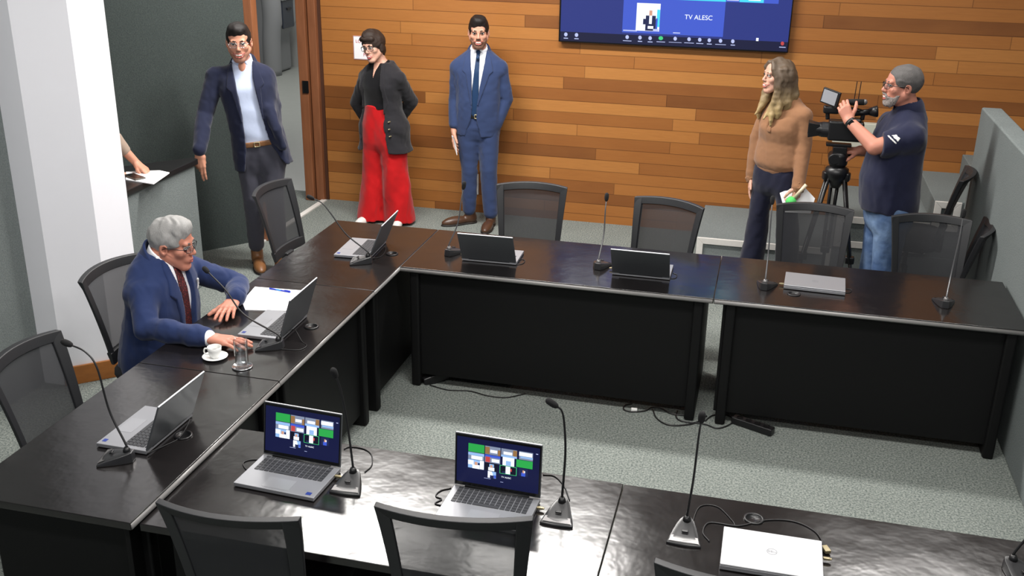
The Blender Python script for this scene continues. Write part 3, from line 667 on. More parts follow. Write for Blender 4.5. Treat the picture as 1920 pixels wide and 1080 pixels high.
for r in range(3):
    for i in range(4):
        x = xa-wz+i*wz; y = zb+ht*(r+2)
        kind = (i+r*4) % 7
        ex = [('panel', 0, 0, 1, 1)]
        if r == 0 and i == 0: ex += [('white', .02, .0, 1, .97), ('suit', .3, .2, .6, .8)]
        elif r == 0 and i == 1: ex += [('suit', .3, .3, .75, 1), ('white', .46, .3, .56, 1), ('red', .5, .45, .53, .95), ('skin', .44, .1, .58, .35), ('label', .02, .93, .35, .965)]
        elif r == 0 and i == 2: ex = [('cyan', 0, 0, 1, 1), ('bg', .025, .04, .975, .93), ('suit', .3, .55, .72, .93), ('white', .45, .4, .57, .9), ('skin', .45, .1, .57, .45), ('label', .04, .86, .28, .9)]
        elif r == 0 and i == 3: ex += [('cyan', .26, .1, .72, .99), ('white', .43, .3, .66, .94), ('label', .02, .93, .25, .965)]
        else: ex += [(('green', 'grey', 'sky', 'tan', 'white', 'red', 'green')[kind], .05, .05, .95, .95), ('white', .3, .3, .7, .7)]
        col(x, y, wz, ht, ex)
def icon(px, py, mt='label', w=6, lw=14):
    m = MB(); mats = [mt] if mt == 'label' else [mt, 'label']
    ring = [tvp(px+w*.55*math.cos(a_), py-.5+3.8*math.sin(a_), .0022) for a_ in [2*PI*i/10 for i in range(10)]]
    m.add(ring[::-1], [tuple(range(10))]); m.cur = len(mats)-1
    m.quad(*[Vector((p[0], p[1]-.0022, p[2])) for p in pr(px-lw/2, py+5.5, px+lw/2, py+7.5)])
    obj('toolbar_icon', m, [SCREEN[k] for k in mats], scr)
for px, py, lw in ((1061, 65, 8), (1081, 66, 8), (1176, 70, 16), (1200, 71, 8), (1219, 72, 9), (1266, 73, 24), (1292, 74, 18), (1312, 75, 13), (1330, 76, 9), (1351, 77, 20), (1374, 78, 8)): icon(px, py, lw=lw)
icon(1239, 72, 'lime', 8, 16); icon(1467, 82, 'red', 6, 12)
tvmesh('pointer', [('white', [Vector((p[0], p[1]-.002, p[2])) for p in pr(1418, 71, 1422, 77)])])
# ================================================================= people: smooth implicit surfaces turned into meshes
f32 = np.float32
def A3(v): return np.array((v[0], v[1], v[2]), f32)
def unit(v): v = np.array(v, float); return v/np.linalg.norm(v)
class Fr:
    """a frame: o origin, columns x (the person's right), y (front), z (up)"""
    def __init__(s, o, front, up, sc=1.0):
        z = unit(up); f = np.array(front, float); y = unit(f-z*f.dot(z)); x = np.cross(y, z)
        s.o = np.array(o, float); s.R = np.stack([x, y, z], 1); s.s = sc
    def p(s, x, y, z): return s.o+s.R @ (np.array((x, y, z), float)*s.s)
    def d(s, x, y, z): return s.R @ np.array((x, y, z), float)
    def loc(s, P): return ((P-s.o.astype(f32)) @ s.R.astype(f32))/f32(s.s)
    def m4(s):
        m = Matrix.Identity(4)
        for i in range(3):
            for j in range(3): m[i][j] = s.R[i, j]*s.s
            m[i][3] = s.o[i]
        return m
def smin(a, b, k):
    if k <= 0: return np.minimum(a, b)
    h = np.maximum(k-np.abs(a-b), 0)/k
    return np.minimum(a, b)-h*h*k*.25
class Sdf:
    def __init__(s, other=None): s.ops = list(other.ops) if other else []
    def _a(s, op, fn, c, R, k): s.ops.append((op, fn, None if c is None else np.array(c, float), R, k)); return s
    def cone(s, a, b, ra, rb, k=.02, op='u'):
        a = np.array(a, float); b = np.array(b, float); ba = b-a; L = float(ba.dot(ba))+1e-9; a4 = a.astype(f32); ba4 = ba.astype(f32)
        def fn(P):
            q = P-a4; t = np.clip(q @ ba4/L, 0, 1)
            return np.sqrt(((q-t[:, None]*ba4)**2).sum(1))-(ra+(rb-ra)*t)
        return s._a(op, fn, (a+b)/2, L**.5/2+max(ra, rb), k)
    def chain(s, pts, rs, k=.02, op='u'):
        P_ = [np.array(p, float) for p in pts]; segs = []
        for i in range(len(P_)-1):
            ba = P_[i+1]-P_[i]; segs.append((P_[i].astype(f32), ba.astype(f32), float(ba.dot(ba))+1e-9, rs[i], rs[i+1]))
        def fn(P):
            out = None
            for a4, ba4, L, ra, rb in segs:
                q = P-a4; t = np.clip(q @ ba4/L, 0, 1); d = np.sqrt(((q-t[:, None]*ba4)**2).sum(1))-(ra+(rb-ra)*t)
                out = d if out is None else smin(out, d, .004)
            return out
        A_ = np.array(P_); c = (A_.min(0)+A_.max(0))/2
        return s._a(op, fn, c, float(np.linalg.norm(A_-c, axis=1).max())+max(rs), k)
    def ell(s, fr, c, r, k=.02, op='u'):
        r4 = np.array(r, f32); c4 = np.array(c, f32); sc = fr.s; m = min(r)
        def fn(P):
            q = fr.loc(P)-c4; k0 = np.sqrt(((q/r4)**2).sum(1)); k1 = np.sqrt(((q/(r4*r4))**2).sum(1))+1e-9
            return k0*(k0-1)/k1*sc
        return s._a(op, fn, fr.p(*c), max(r)*sc, k)
    def tor(s, fr, secs, k=.03, n=2.4, op='u'):
        """torso: rows of (height, half width, half depth, forward offset)"""
        a = np.array(secs, float); z0, z1 = a[0, 0], a[-1, 0]; sc = fr.s
        zz = np.linspace(z0, z1, 64); dn = [zz]; wn_ = max(1, int(round(.028/((z1-z0)/63)))); ke = np.hanning(2*wn_+3)[1:-1]; ke /= ke.sum()
        for c_ in (1, 2, 3):
            v_ = np.interp(zz, a[:, 0], a[:, c_]); v_ = np.concatenate([2*v_[0]-v_[1:wn_+1][::-1], v_, 2*v_[-1]-v_[-wn_-1:-1][::-1]]); dn.append(np.convolve(v_, ke, 'valid'))
        a = np.stack(dn, 1)
        def fn(P):
            q = fr.loc(P); z = q[:, 2]; zc = np.clip(z, z0, z1)
            w = np.interp(zc, a[:, 0], a[:, 1]).astype(f32); dd = np.interp(zc, a[:, 0], a[:, 2]).astype(f32); y0 = np.interp(zc, a[:, 0], a[:, 3]).astype(f32)
            g = ((np.abs(q[:, 0])/w)**n+(np.abs(q[:, 1]-y0)/dd)**n)**(1/n)
            rad = np.sqrt(q[:, 0]**2+(q[:, 1]-y0)**2)
            d2 = np.where(g > 1e-4, rad*(1-1/np.maximum(g, 1e-4)), -np.minimum(w, dd))
            dz = np.maximum(z0-z, z-z1)
            out = np.where(dz > 0, np.sqrt(np.maximum(d2, 0)**2+dz*dz), np.maximum(d2, dz))
            return (out*sc).astype(f32)
        c = fr.p(0, 0, (z0+z1)/2); return s._a(op, fn, c, ((z1-z0)/2+a[:, 1].max()+.05)*sc, k)
    def box(s, fr, c, h, r=.005, k=.01, op='u'):
        c4 = np.array(c, f32); h4 = np.array(h, f32)-r; sc = fr.s
        def fn(P):
            q = np.abs(fr.loc(P)-c4)-h4
            return (np.sqrt((np.maximum(q, 0)**2).sum(1))+np.minimum(q.max(1), 0)-r)*sc
        return s._a(op, fn, fr.p(*c), float(np.linalg.norm(h))*sc, k)
    def poly(s, fr, pts, op='i', axes=(0, 2), k=0.0):
        """prism through the whole body: polygon in two local axes"""
        V = np.array(pts, float)
        def fn(P):
            q = fr.loc(P)[:, axes]; d = ((q-V[0])**2).sum(1); sg = np.ones(len(q)); n = len(V); j = n-1
            for i in range(n):
                e = V[j]-V[i]; w = q-V[i]; b = w-e*np.clip((w @ e)/(e @ e), 0, 1)[:, None]
                d = np.minimum(d, (b*b).sum(1))
                c1 = q[:, 1] >= V[i, 1]; c2 = q[:, 1] < V[j, 1]; c3 = e[0]*w[:, 1] > e[1]*w[:, 0]
                fl = (c1 & c2 & c3) | (~c1 & ~c2 & ~c3); sg = np.where(fl, -sg, sg); j = i
            return (sg*np.sqrt(d)*fr.s).astype(f32)
        return s._a(op, fn, None, 0, k)
    def half(s, fr, c, n, op='i', k=0.0):
        """keep the side n points away from"""
        o = fr.p(*c).astype(f32); m = unit(fr.d(*n)).astype(f32)
        return s._a(op, lambda P: (P-o) @ m, None, 0, k)
    def sub(s, S2, op='s', k=.003): return s._a(op, lambda P: S2.ev(P), None, 0, k)
    def off(s, v): return s._a('o', v, None, 0, 0)
    def noise(s, amp, f, seed=0, stretch=(1, 1, 1)):
        rng = np.random.RandomState(seed); D = rng.normal(size=(5, 3))*np.array(stretch); D = D/np.linalg.norm(D, axis=1)[:, None]*np.array(stretch); ph = rng.rand(5)*6.28; fs = f*(.6+rng.rand(5)*.9)
        def fn(P):
            q = P+.012*np.sin(P[:, [1, 2, 0]]*(f*.7)+ph[0])
            return sum(np.sin(q @ D[i].astype(f32)*f32(fs[i])+ph[i]) for i in range(5))*f32(amp/2.2)
        return s._a('n', fn, None, 0, 0)
    def ev(s, P, C=None, R=0):
        d = None
        for op, fn, c, r, k in s.ops:
            if op in 'us' and c is not None and C is not None and np.linalg.norm(C-c) > r+R+.07+k: continue
            if op == 'u': v = fn(P); d = v if d is None else smin(d, v, k)
            elif d is None: continue
            elif op == 's': d = -smin(-d, fn(P), k)
            elif op == 'i': d = -smin(-d, -fn(P), k)
            elif op == 'o': d = d-f32(fn)
            elif op == 'n': d = d+fn(P)
        return np.full(len(P), .07, f32) if d is None else d
EDG = [(0, 1), (2, 3), (4, 5), (6, 7), (0, 2), (1, 3), (4, 6), (5, 7), (0, 4), (1, 5), (2, 6), (3, 7)]
CO = np.array([(i & 1, i >> 1 & 1, i >> 2 & 1) for i in range(8)], f32)
def mesh(name, S, h, mat, parent=None, paint=None, main=False):
    lo = np.full(3, 1e9); hi = -lo
    for op, fn, c, r, k in S.ops:
        if op == 'u' and c is not None: lo = np.minimum(lo, c-r); hi = np.maximum(hi, c+r)
    lo -= .03; hi += .03
    B = 6; bs = B*h; nb = np.ceil((hi-lo)/bs).astype(int); lo4 = lo.astype(f32)
    ids = np.stack(np.meshgrid(*[np.arange(n) for n in nb], indexing='ij'), -1).reshape(-1, 3)
    cen = (lo+(ids+.5)*bs).astype(f32)
    # coarse pass in slabs
    d = np.concatenate([S.ev(c_, c_.mean(0).astype(float), float(np.linalg.norm(c_-c_.mean(0), axis=1).max())) for c_ in np.array_split(cen, max(1, len(cen)//400))])
    ids = ids[np.abs(d) < bs*1.25+.008]
    key = (ids//3) @ np.array((1, 10007, 10007**2)); o = np.argsort(key, kind='stable'); ids = ids[o]; key = key[o]
    g = np.stack(np.meshgrid(*[np.arange(B+1)]*3, indexing='ij'), -1).reshape(-1, 3)
    vals = np.empty((len(ids), B+1, B+1, B+1), f32); st = np.flatnonzero(np.r_[True, key[1:] != key[:-1], True])
    for a, b in zip(st[:-1], st[1:]):
        P = (lo+((ids[a:b, None, :]*B+g[None])*h)).reshape(-1, 3).astype(f32); C = P.mean(0).astype(float)
        vals[a:b] = S.ev(P, C, float(np.linalg.norm(P-P.mean(0), axis=1).max())).reshape(b-a, B+1, B+1, B+1)
    ins = vals < 0
    cs = [ins[:, i & 1:B+(i & 1), i >> 1 & 1:B+(i >> 1 & 1), i >> 2 & 1:B+(i >> 2 & 1)] for i in range(8)]
    cnt = sum(c_.astype(np.int8) for c_ in cs); act = np.argwhere((cnt > 0) & (cnt < 8))
    if not len(act): raise RuntimeError('empty surface '+name)
    v8 = np.stack([vals[act[:, 0], act[:, 1]+(i & 1), act[:, 2]+(i >> 1 & 1), act[:, 3]+(i >> 2 & 1)] for i in range(8)], 1)
    cell = ids[act[:, 0]]*B+act[:, 1:]
    acc = np.zeros((len(act), 3), f32); n = np.zeros(len(act), f32)
    for i, j in EDG:
        a, b = v8[:, i], v8[:, j]; m = (a < 0) != (b < 0); t = np.where(m, a/np.where(m, a-b, 1), 0)
        acc += np.where(m[:, None], CO[i]+(CO[j]-CO[i])*t[:, None], 0); n += m
    pos = (cell+acc/n[:, None])*h+lo
    dim = nb*B+2; lin_ = lambda c_: (c_[:, 0]*dim[1]+c_[:, 1])*dim[2]+c_[:, 2]
    L = lin_(cell); od = np.argsort(L); Ls = L[od]
    def look(c_):
        q = lin_(c_); i = np.clip(np.searchsorted(Ls, q), 0, len(Ls)-1); return np.where((Ls[i] == q) & (c_ >= 0).all(1), od[i], -1)
    quads = []
    for ax in range(3):
        u, w = (ax+1) % 3, (ax+2) % 3; e0 = v8[:, 0] < 0; e1 = v8[:, 1 << ax] < 0; m = np.flatnonzero(e0 != e1); c_ = cell[m]
        du = np.zeros(3, int); du[u] = 1; dw = np.zeros(3, int); dw[w] = 1
        q = np.stack([look(c_-du-dw), look(c_-dw), m, look(c_-du)], 1); ok = (q >= 0).all(1); q = q[ok]; fl = ~e0[m][ok]
        q[fl] = q[fl][:, ::-1]; quads.append(q)
    F_ = np.concatenate(quads)
    if main:                       # keep the largest connected piece
        lb = np.arange(len(pos))
        for _ in range(400):
            m = lb[F_].min(1); new = lb.copy(); np.minimum.at(new, F_.ravel(), np.repeat(m, 4)); new = new[new]
            if (new == lb).all(): break
            lb = new
        F_ = F_[lb[F_[:, 0]] == np.bincount(lb).argmax()]; us = np.unique(F_); mp = np.zeros(len(pos), int); mp[us] = np.arange(len(us)); pos = pos[us]; F_ = mp[F_]
    me = bpy.data.meshes.new(name); me.vertices.add(len(pos)); me.vertices.foreach_set('co', pos.astype(f32).ravel())
    me.loops.add(F_.size); me.loops.foreach_set('vertex_index', F_.ravel().astype(np.int32)); me.polygons.add(len(F_))
    me.polygons.foreach_set('loop_start', np.arange(0, F_.size, 4, dtype=np.int32)); me.polygons.foreach_set('loop_total', np.full(len(F_), 4, np.int32))
    me.polygons.foreach_set('use_smooth', np.ones(len(F_), bool))
    for m in (mat if isinstance(mat, (list, tuple)) else [mat]): me.materials.append(M[m] if isinstance(m, str) else m)
    if paint is not None: me.polygons.foreach_set('material_index', paint(pos[F_].mean(1)).astype(np.int32))
    me.update(calc_edges=True); me.validate()
    ob = bpy.data.objects.new(name, me); COL.objects.link(ob)
    if parent is not None: ob.parent = parent
    return ob
def tubes(name, paths, mat, parent, n=8):
    m = MB()
    for pts, r in paths: m.tube([Vector(p) for p in pts], r, n)
    return obj(name, m, mat, parent, smooth=True)
def rodr(v, ax, a):
    v = np.array(v, float); ax = unit(ax); return v*math.cos(a)+np.cross(ax, v)*math.sin(a)+ax*ax.dot(v)*(1-math.cos(a))
def hand(S, wrist, fwd, back, right, curl=(.3, .35, .4, .45), thumb=.3, s=1.0, spread=.09, tin=.0):
    """five fingered hand; back points out of the back of the hand"""
    f = unit(fwd); b = np.array(back, float); b = unit(b-f*b.dot(f)); lat = np.cross(b, f)*(1 if right else -1); w = np.array(wrist, float)
    lens = ((.043, .026, .020), (.047, .030, .021), (.043, .028, .020), (.034, .021, .018)); off = (.030, .010, -.010, -.028); fw = (.088, .092, .087, .078)
    for i in range(4):
        kn = w+f*(fw[i]*s)+lat*(off[i]*s)+b*(.004*s*(1-abs(i-1.4)*.5))
        S.cone(w+f*(.012*s)+lat*(off[i]*.62*s), kn, .0155*s, .0125*s, .012)
        d = rodr(f, np.cross(f, lat), spread*(1.2-i*.85)*1.0); d = unit(f+lat*(spread*(1.25-i*.85))); ax = np.cross(b, d); p = kn; r = (.0098, .0102, .0096, .0085)[i]*s
        for j in range(3):
            d = rodr(d, ax, curl[i]*(.75, 1.05, .7)[j]); q = p+d*(lens[i][j]*s); S.cone(p, q, r*(1-.09*j), r*(1-.09*(j+1)), .0045); p = q
    p = w+f*(.024*s)+lat*(.024*s)-b*(.004*s); d = unit(f*.62+lat*.72-b*.28); ax = np.cross(b, f)
    S.cone(w+f*(.02*s), p, .018*s, .016*s, .012)
    for L_, r0, r1, c_ in ((.042, .0150, .0122, 0), (.033, .0118, .0105, thumb), (.026, .0105, .0085, thumb)):
        d = unit(rodr(d, np.cross(lat, f), tin)+(-lat*.35+f*.25-b*.1)*c_); q = p+d*(L_*s); S.cone(p, q, r0*s, r1*s, .007); p = q
def head(S, fr, neck, nr=.056, jaw=1.0, nose=1.0, cheeks=1.0):
    e, c = lambda *a: S.ell(fr, *a), lambda a, b, ra, rb, k=.02, op='u': S.cone(fr.p(*a), fr.p(*b), ra*fr.s, rb*fr.s, k, op)
    e((0, -.014, .036), (.074, .094, .082), .02); e((0, .028, .045), (.062, .056, .056), .02); e((0, .03, -.03), (.058*cheeks, .056, .076), .02)
    for x in (-1, 1):
        c((x*.055*jaw, -.004, -.045), (x*.018, .06, -.098), .023, .02, .022); e((x*.043, .056, -.02), (.022*cheeks, .022, .020), .018)
        e((x*.0785, -.012, -.004), (.0105, .021, .032), .008); e((x*.083, -.006, -.002), (.006, .011, .018), .004, 's')
    e((0, .070, -.101), (.026*jaw, .02, .019), .02)
    c((-.036, .079, .026), (.036, .079, .026), .0115, .0115, .014)
    for x in (-1, 1): e((x*.031, .101, .007), (.019, .016, .0125), .010, 's')
    c((0, .085, .014), (0, .106*1, -.024), .008*nose, .0108*nose, .012)
    for x in (-1, 1): c((x*.011, .094, -.029), (x*.011, .097, -.029), .0075*nose, .007*nose, .008)
    e((0, .076, -.06), (.030, .022, .022), .015)
    S.cone(fr.p(0, -.022, -.05), neck, nr*.96, nr*1.05, .03)
def face(fr, par, hairmat, skin_lip, smile=.5, teeth=True, brow=.0037, eyec='iris_brown', squint=1.0):
    P = fr.p; k = fr.s
    for x in (-1, 1):
        S = Sdf().ell(fr, (x*.031, .0795, .008), (.0140, .0125, .0112*squint)); mesh('eye', S, .0022, ['eye_white', eyec], par, lambda c_, x=x: (np.linalg.norm(fr.loc(c_.astype(f32))-np.array((x*.031, .0925, .0075), f32), axis=1) < .0074).astype(int))
        S = Sdf().chain([P(x*.015, .0895, .0265), P(x*.03, .0885, .0295), P(x*.048, .072, .0235)], [brow*k, brow*1.05*k, brow*.6*k], .004); mesh('eyebrow', S, .0025, hairmat, par)
        S = Sdf().chain([P(x*.017, .089, .0125), P(x*.031, .0925, .0155*squint+.0005), P(x*.046, .080, .0115)], [.0032*k]*3, .003); mesh('eyelid', S, .002, hairmat if brow < .004 else 'lid_skin', par)
    w = .024+.012*smile; up = .008*smile
    top = [P(-w, .077-.004*smile, -.060+up), P(-w*.5, .0935, -.0585+up*.1), P(0, .0975, -.057), P(w*.5, .0935, -.0585+up*.1), P(w, .077-.004*smile, -.060+up)]
    low = [top[0], P(-w*.5, .0925, -.066-.008*smile), P(0, .0955, -.0690-.009*smile), P(w*.5, .0925, -.066-.008*smile), top[-1]]
    S = Sdf().chain(top, [.0022*k, .0036*k, .0038*k, .0036*k, .0022*k], .003).chain(low, [.0022*k, .0042*k, .0046*k, .0042*k, .0022*k], .003); mesh('lips', S, .002, skin_lip, par)
    if teeth:
        S = Sdf()
        S.chain([P(-w*.72, .0835, -.059+up*.4), P(-w*.4, .0925, -.061), P(0, .095, -.0615), P(w*.4, .0925, -.061), P(w*.72, .0835, -.059+up*.4)], [.0034*k, .0058*k, .0064*k, .0058*k, .0034*k], .004); mesh('teeth', S, .002, 'teeth', par)
def glasses(fr, par, w=.026, h=.018, mat='black', r=.0016, tilt=0.0):
    P = fr.p; m = MB(); q = MB()
    for x in (-1, 1):
        ring = []
        for i in range(24):
            a = 2*PI*i/24; cx_, cz_ = math.copysign(abs(math.cos(a))**.6, math.cos(a)), math.copysign(abs(math.sin(a))**.6, math.sin(a))
            ring.append(Vector(P(x*.033+cx_*w, .1065-.010*abs(x*.033+cx_*w)/.06-(.004 if (x*cx_) > 0 else 0), .004+cz_*h)))
        m.tube(ring+[ring[0]], r*fr.s, 6); q.add(ring, [tuple(range(24))])
        m.tube([Vector(P(x*(.033+w), .095, .010)), Vector(P(x*.076, .07, .011)), Vector(P(x*.083, .0, .010)), Vector(P(x*.084, -.02, -.004))], r*1.1*fr.s, 6)
    m.tube([Vector(P(-.033+w, .1045, .008)), Vector(P(0, .1085, .010)), Vector(P(.033-w, .1045, .008))], r*1.1*fr.s, 6)
    g = obj('glasses', m, mat, par, smooth=True); obj('lenses', q, 'lens', g)
def shorthair(fr, par, mat, g=.012, top=.02, line=.0, seed=1, h=.004, recede=0.0, amp=.0016, name='hair', low=0.0):
    S = Sdf(); S.ell(fr, (0, -.018, .038), (.0745+g, .095+g, .083+g), .02)
    if top > 0: S.ell(fr, (0, .022, .098), (.062, .070, .028+top), .03)
    S.noise(amp, 120, seed, (1, 1, .35))
    S.ell(fr, (0, .125, -.012+line), (.080-recede*.1, .078+recede, .075), .006, 's')
    S.half(fr, (0, 0, -.012-low), (0, .50, -1), 'i', .006)
    for x in (-1, 1): S.ell(fr, (x*.088, -.006, -.012), (.022, .026, .032), .004, 's')
    S.ell(fr, (0, .02, -.03), (.068, .075, .088), .006, 's')
    return mesh(name, S, h, mat, par)
def skinmat(name, c):
    k = NT(name); k.b.inputs['Roughness'].default_value = .5; k.b.inputs['Specular IOR Level'].default_value = .35
    b = srgb(*c); f = k.noise(26, 3, .6); k.l(k.mix(k.math('MULTIPLY', f, .4), b, tuple(v*m for v, m in zip(b[:3], (.98, .80, .76)))+(1,)), k.b.inputs['Base Color'])
    k.b.inputs['Subsurface Weight'].default_value = .08; k.b.inputs['Subsurface Radius'].default_value = (.01, .004, .002); return k.m
def cloth(name, c, rough=.85, weave=900, amt=.12, fold=True):
    k = NT(name); k.b.inputs['Roughness'].default_value = rough; k.b.inputs['Specular IOR Level'].default_value = .2; k.b.inputs['Sheen Weight'].default_value = .15
    b = srgb(*c); f = k.noise(weave, 2, .6); d = tuple(v*(1-amt) for v in b[:3])+(1,); u = tuple(min(1, v*(1+amt)) for v in b[:3])+(1,)
    k.l(k.mix(f, d, u), k.b.inputs['Base Color'])
    if fold: k.bump(k.noise(14, 3, .5), .16, .012)
    return k.m
def hairmat(name, a, b, sc=(90, 90, 9)):
    k = NT(name); k.b.inputs['Roughness'].default_value = .55; k.b.inputs['Specular IOR Level'].default_value = .3
    f = k.noise(4, 4, .65, stretch=sc); k.l(k.mix(f, srgb(*a), srgb(*b)), k.b.inputs['Base Color']); k.bump(f, .5, .004); return k.m
def ombre(name, a, b, z0, z1):
    k = NT(name); k.b.inputs['Roughness'].default_value = .5; tc = k.n('ShaderNodeTexCoord'); sp_ = k.n('ShaderNodeSeparateXYZ'); k.l(tc.outputs['Object'], sp_.inputs[0])
    t = k.math('DIVIDE', k.math('SUBTRACT', sp_.outputs['Z'], z0), z1-z0); f = k.noise(4, 4, .6, stretch=(80, 80, 6))
    t2 = k.n('ShaderNodeClamp'); k.l(k.math('ADD', t, k.math('MULTIPLY_ADD', f, .7, -.35)), t2.inputs[0])
    k.l(k.mix(t2.outputs[0], srgb(*a), srgb(*b)), k.b.inputs['Base Color']); k.bump(f, .6, .004); return k.m
for n_, c_ in dict(skin_fair=(196, 146, 124), skin_tan=(194, 140, 116), skin_ruddy=(192, 132, 112), skin_pale=(202, 158, 138)).items(): M[n_] = skinmat(n_, c_)
M['stubble'] = hairmat('light_stubble', (140, 98, 82), (168, 122, 102))
M['eye_white'] = plain('eye_white', srgb(228, 224, 220), .25); M['iris_brown'] = plain('iris_brown', srgb(40, 26, 18), .2); M['teeth'] = plain('teeth', srgb(238, 232, 222), .3)
M['lip'] = plain('lip', srgb(172, 94, 86), .45); M['lip_rose'] = plain('lip_rose', srgb(186, 84, 88), .4); M['lid_skin'] = plain('eyelid_skin', srgb(176, 122, 102), .5)
def lensmat():
    k = NT('spectacle_lens'); k.b.inputs['Base Color'].default_value = (.9, .93, .95, 1); k.b.inputs['Roughness'].default_value = .05
    tr = k.n('ShaderNodeBsdfTransparent'); mx = k.n('ShaderNodeMixShader'); mx.inputs[0].default_value = .05; k.l(tr.outputs[0], mx.inputs[1]); k.l(k.b.outputs[0], mx.inputs[2]); k.l(mx.outputs[0], k.out.inputs['Surface']); return k.m
M['lens'] = lensmat()
M['hair_black'] = hairmat('black_hair', (16, 14, 14), (36, 30, 28)); M['hair_dark'] = hairmat('dark_brown_hair', (30, 23, 20), (58, 45, 38))
M['hair_grey'] = hairmat('silver_grey_hair', (128, 126, 124), (178, 177, 176)); M['hair_salt'] = hairmat('dark_grey_hair', (62, 60, 60), (112, 108, 106)); M['beard_grey'] = hairmat('grizzled_beard', (104, 96, 92), (158, 150, 146)); M['beard_dark'] = hairmat('dark_stubble', (92, 66, 55), (124, 90, 74))
M['navy'] = cloth('navy_blazer_cloth', (25, 30, 52)); M['blue_suit'] = cloth('blue_suit_cloth', (46, 60, 95)); M['royal'] = cloth('seated_blue_suit_cloth', (35, 49, 88)); M['charcoal'] = cloth('charcoal_blazer_cloth', (34, 33, 37))
M['shirt_pale'] = cloth('pale_blue_shirt', (186, 197, 222), .8, 1200, .04); M['shirt_white'] = cloth('white_shirt', (236, 237, 242), .8, 1200, .03); M['satin'] = cloth('black_satin_blouse', (16, 16, 19), .35, 500, .1)
M['grey_trouser'] = cloth('dark_grey_trousers', (60, 60, 70)); M['red_cloth'] = cloth('red_trouser_cloth', (178, 10, 16), .75, 700, .06); M['camel'] = cloth('camel_knit', (142, 103, 75), .95, 300, .16, False); M['dark_denim'] = cloth('dark_denim', (24, 26, 46))
M['polo'] = cloth('navy_polo_knit', (31, 34, 57), .9, 600, .12); M['black_trouser'] = cloth('dark_suit_trousers', (30, 40, 72))
def denim():
    k = NT('washed_blue_denim'); k.b.inputs['Roughness'].default_value = .9; f = k.noise(5, 3, .6); g = k.noise(500, 2, .6)
    r = k.n('ShaderNodeValToRGB'); r.color_ramp.elements[0].position = .38; r.color_ramp.elements[1].position = .66; r.color_ramp.elements[0].color = srgb(66, 92, 132); r.color_ramp.elements[1].color = srgb(118, 144, 178); k.l(f, r.inputs[0])
    k.l(k.mix(k.math('MULTIPLY', g, .3), r.outputs[0], srgb(60, 86, 130)), k.b.inputs['Base Color']); k.bump(k.noise(18, 3, .5), .4, .012); return k.m
M['denim'] = denim()
M['brown_leather'] = plain('brown_leather', srgb(72, 48, 34), .35, noise=(30, .2)); M['tan_leather'] = plain('tan_leather', srgb(116, 78, 46), .4, noise=(30, .15)); M['black_leather'] = plain('black_leather', srgb(26, 24, 24), .35); M['sole'] = plain('dark_sole', srgb(30, 26, 24), .6)
M['tie_teal'] = cloth('dark_teal_tie', (26, 52, 86), .5, 600, .1, False)
def spotted(name, a, b, sc):
    k = NT(name); k.b.inputs['Roughness'].default_value = .6; v = k.n('ShaderNodeTexVoronoi'); v.inputs['Scale'].default_value = sc; tc = k.n('ShaderNodeTexCoord'); k.l(tc.outputs['Object'], v.inputs['Vector'])
    k.l(k.mix(k.math('LESS_THAN', v.outputs['Distance'], .30), srgb(*a), srgb(*b)), k.b.inputs['Base Color']); return k.m
M['tie_maroon'] = spotted('maroon_dotted_tie', (58, 22, 26), (140, 50, 46), 120); M['dotted_blouse'] = spotted('navy_dotted_blouse', (52, 52, 74), (176, 176, 190), 90)

def torso_secs(rows, grow=0.0): return [(t, a+grow, b+grow, y) for t, a, b, y in rows]
def limb(S, a, b, c, r, k=.025):
    S.chain([a, b, c], r, k)
def shoe(par, ankle, toe_dir, mat, s=1.0, z0=0.0):
    d = np.array((toe_dir[0], toe_dir[1], 0.)); fr = Fr((ankle[0], ankle[1], z0), d, (0, 0, 1), s)
    S = Sdf().ell(fr, (0, .12, .035), (.045, .10, .042), .03).ell(fr, (0, -.01, .045), (.038, .06, .055), .03).ell(fr, (0, .19, .026), (.038, .07, .032), .03).cone(fr.p(0, -.005, .05), fr.p(0, -.01, .10), .042*s, .045*s, .02)
    S.half(fr, (0, 0, .012), (0, 0, -1), 'i'); sh = mesh('shoe', S, .006, mat, par)
    T_ = Sdf().ell(fr, (0, .12, .0), (.049, .105, .06), .03).ell(fr, (0, -.01, .0), (.042, .064, .06), .03).ell(fr, (0, .19, .0), (.042, .076, .05), .03); T_.half(fr, (0, 0, .016), (0, 0, 1), 'i').half(fr, (0, 0, .001), (0, 0, -1), 'i'); mesh('sole', T_, .006, 'sole', sh)
MALE = [(-.14, .165, .115, -.01), (0, .178, .120, -.005), (.14, .165, .115, .01), (.28, .168, .112, .01), (.42, .185, .112, 0), (.50, .172, .098, -.012), (.555, .115, .078, -.02), (.59, .07, .065, -.022)]
FEM = [(-.14, .175, .120, -.012), (0, .178, .122, -.01), (.12, .150, .108, 0), (.22, .138, .098, .005), (.34, .155, .115, .012), (.42, .162, .100, .0), (.48, .13, .082, -.012), (.53, .075, .065, -.02)]
def shoulders(S, tf, sh, r0, r1, zt):
    for s_ in sh: S.cone(tf.p(0, -.015, zt), s_, r0, r1, .05)
def rounded(rows):
    t, a, b, y = rows[0]; return [(t-.03, a*.45, b*.45, y), (t, a*.8, b*.8, y), (t+.05, a, b, y)]+[r for r in rows[1:] if r[0] > t+.055]
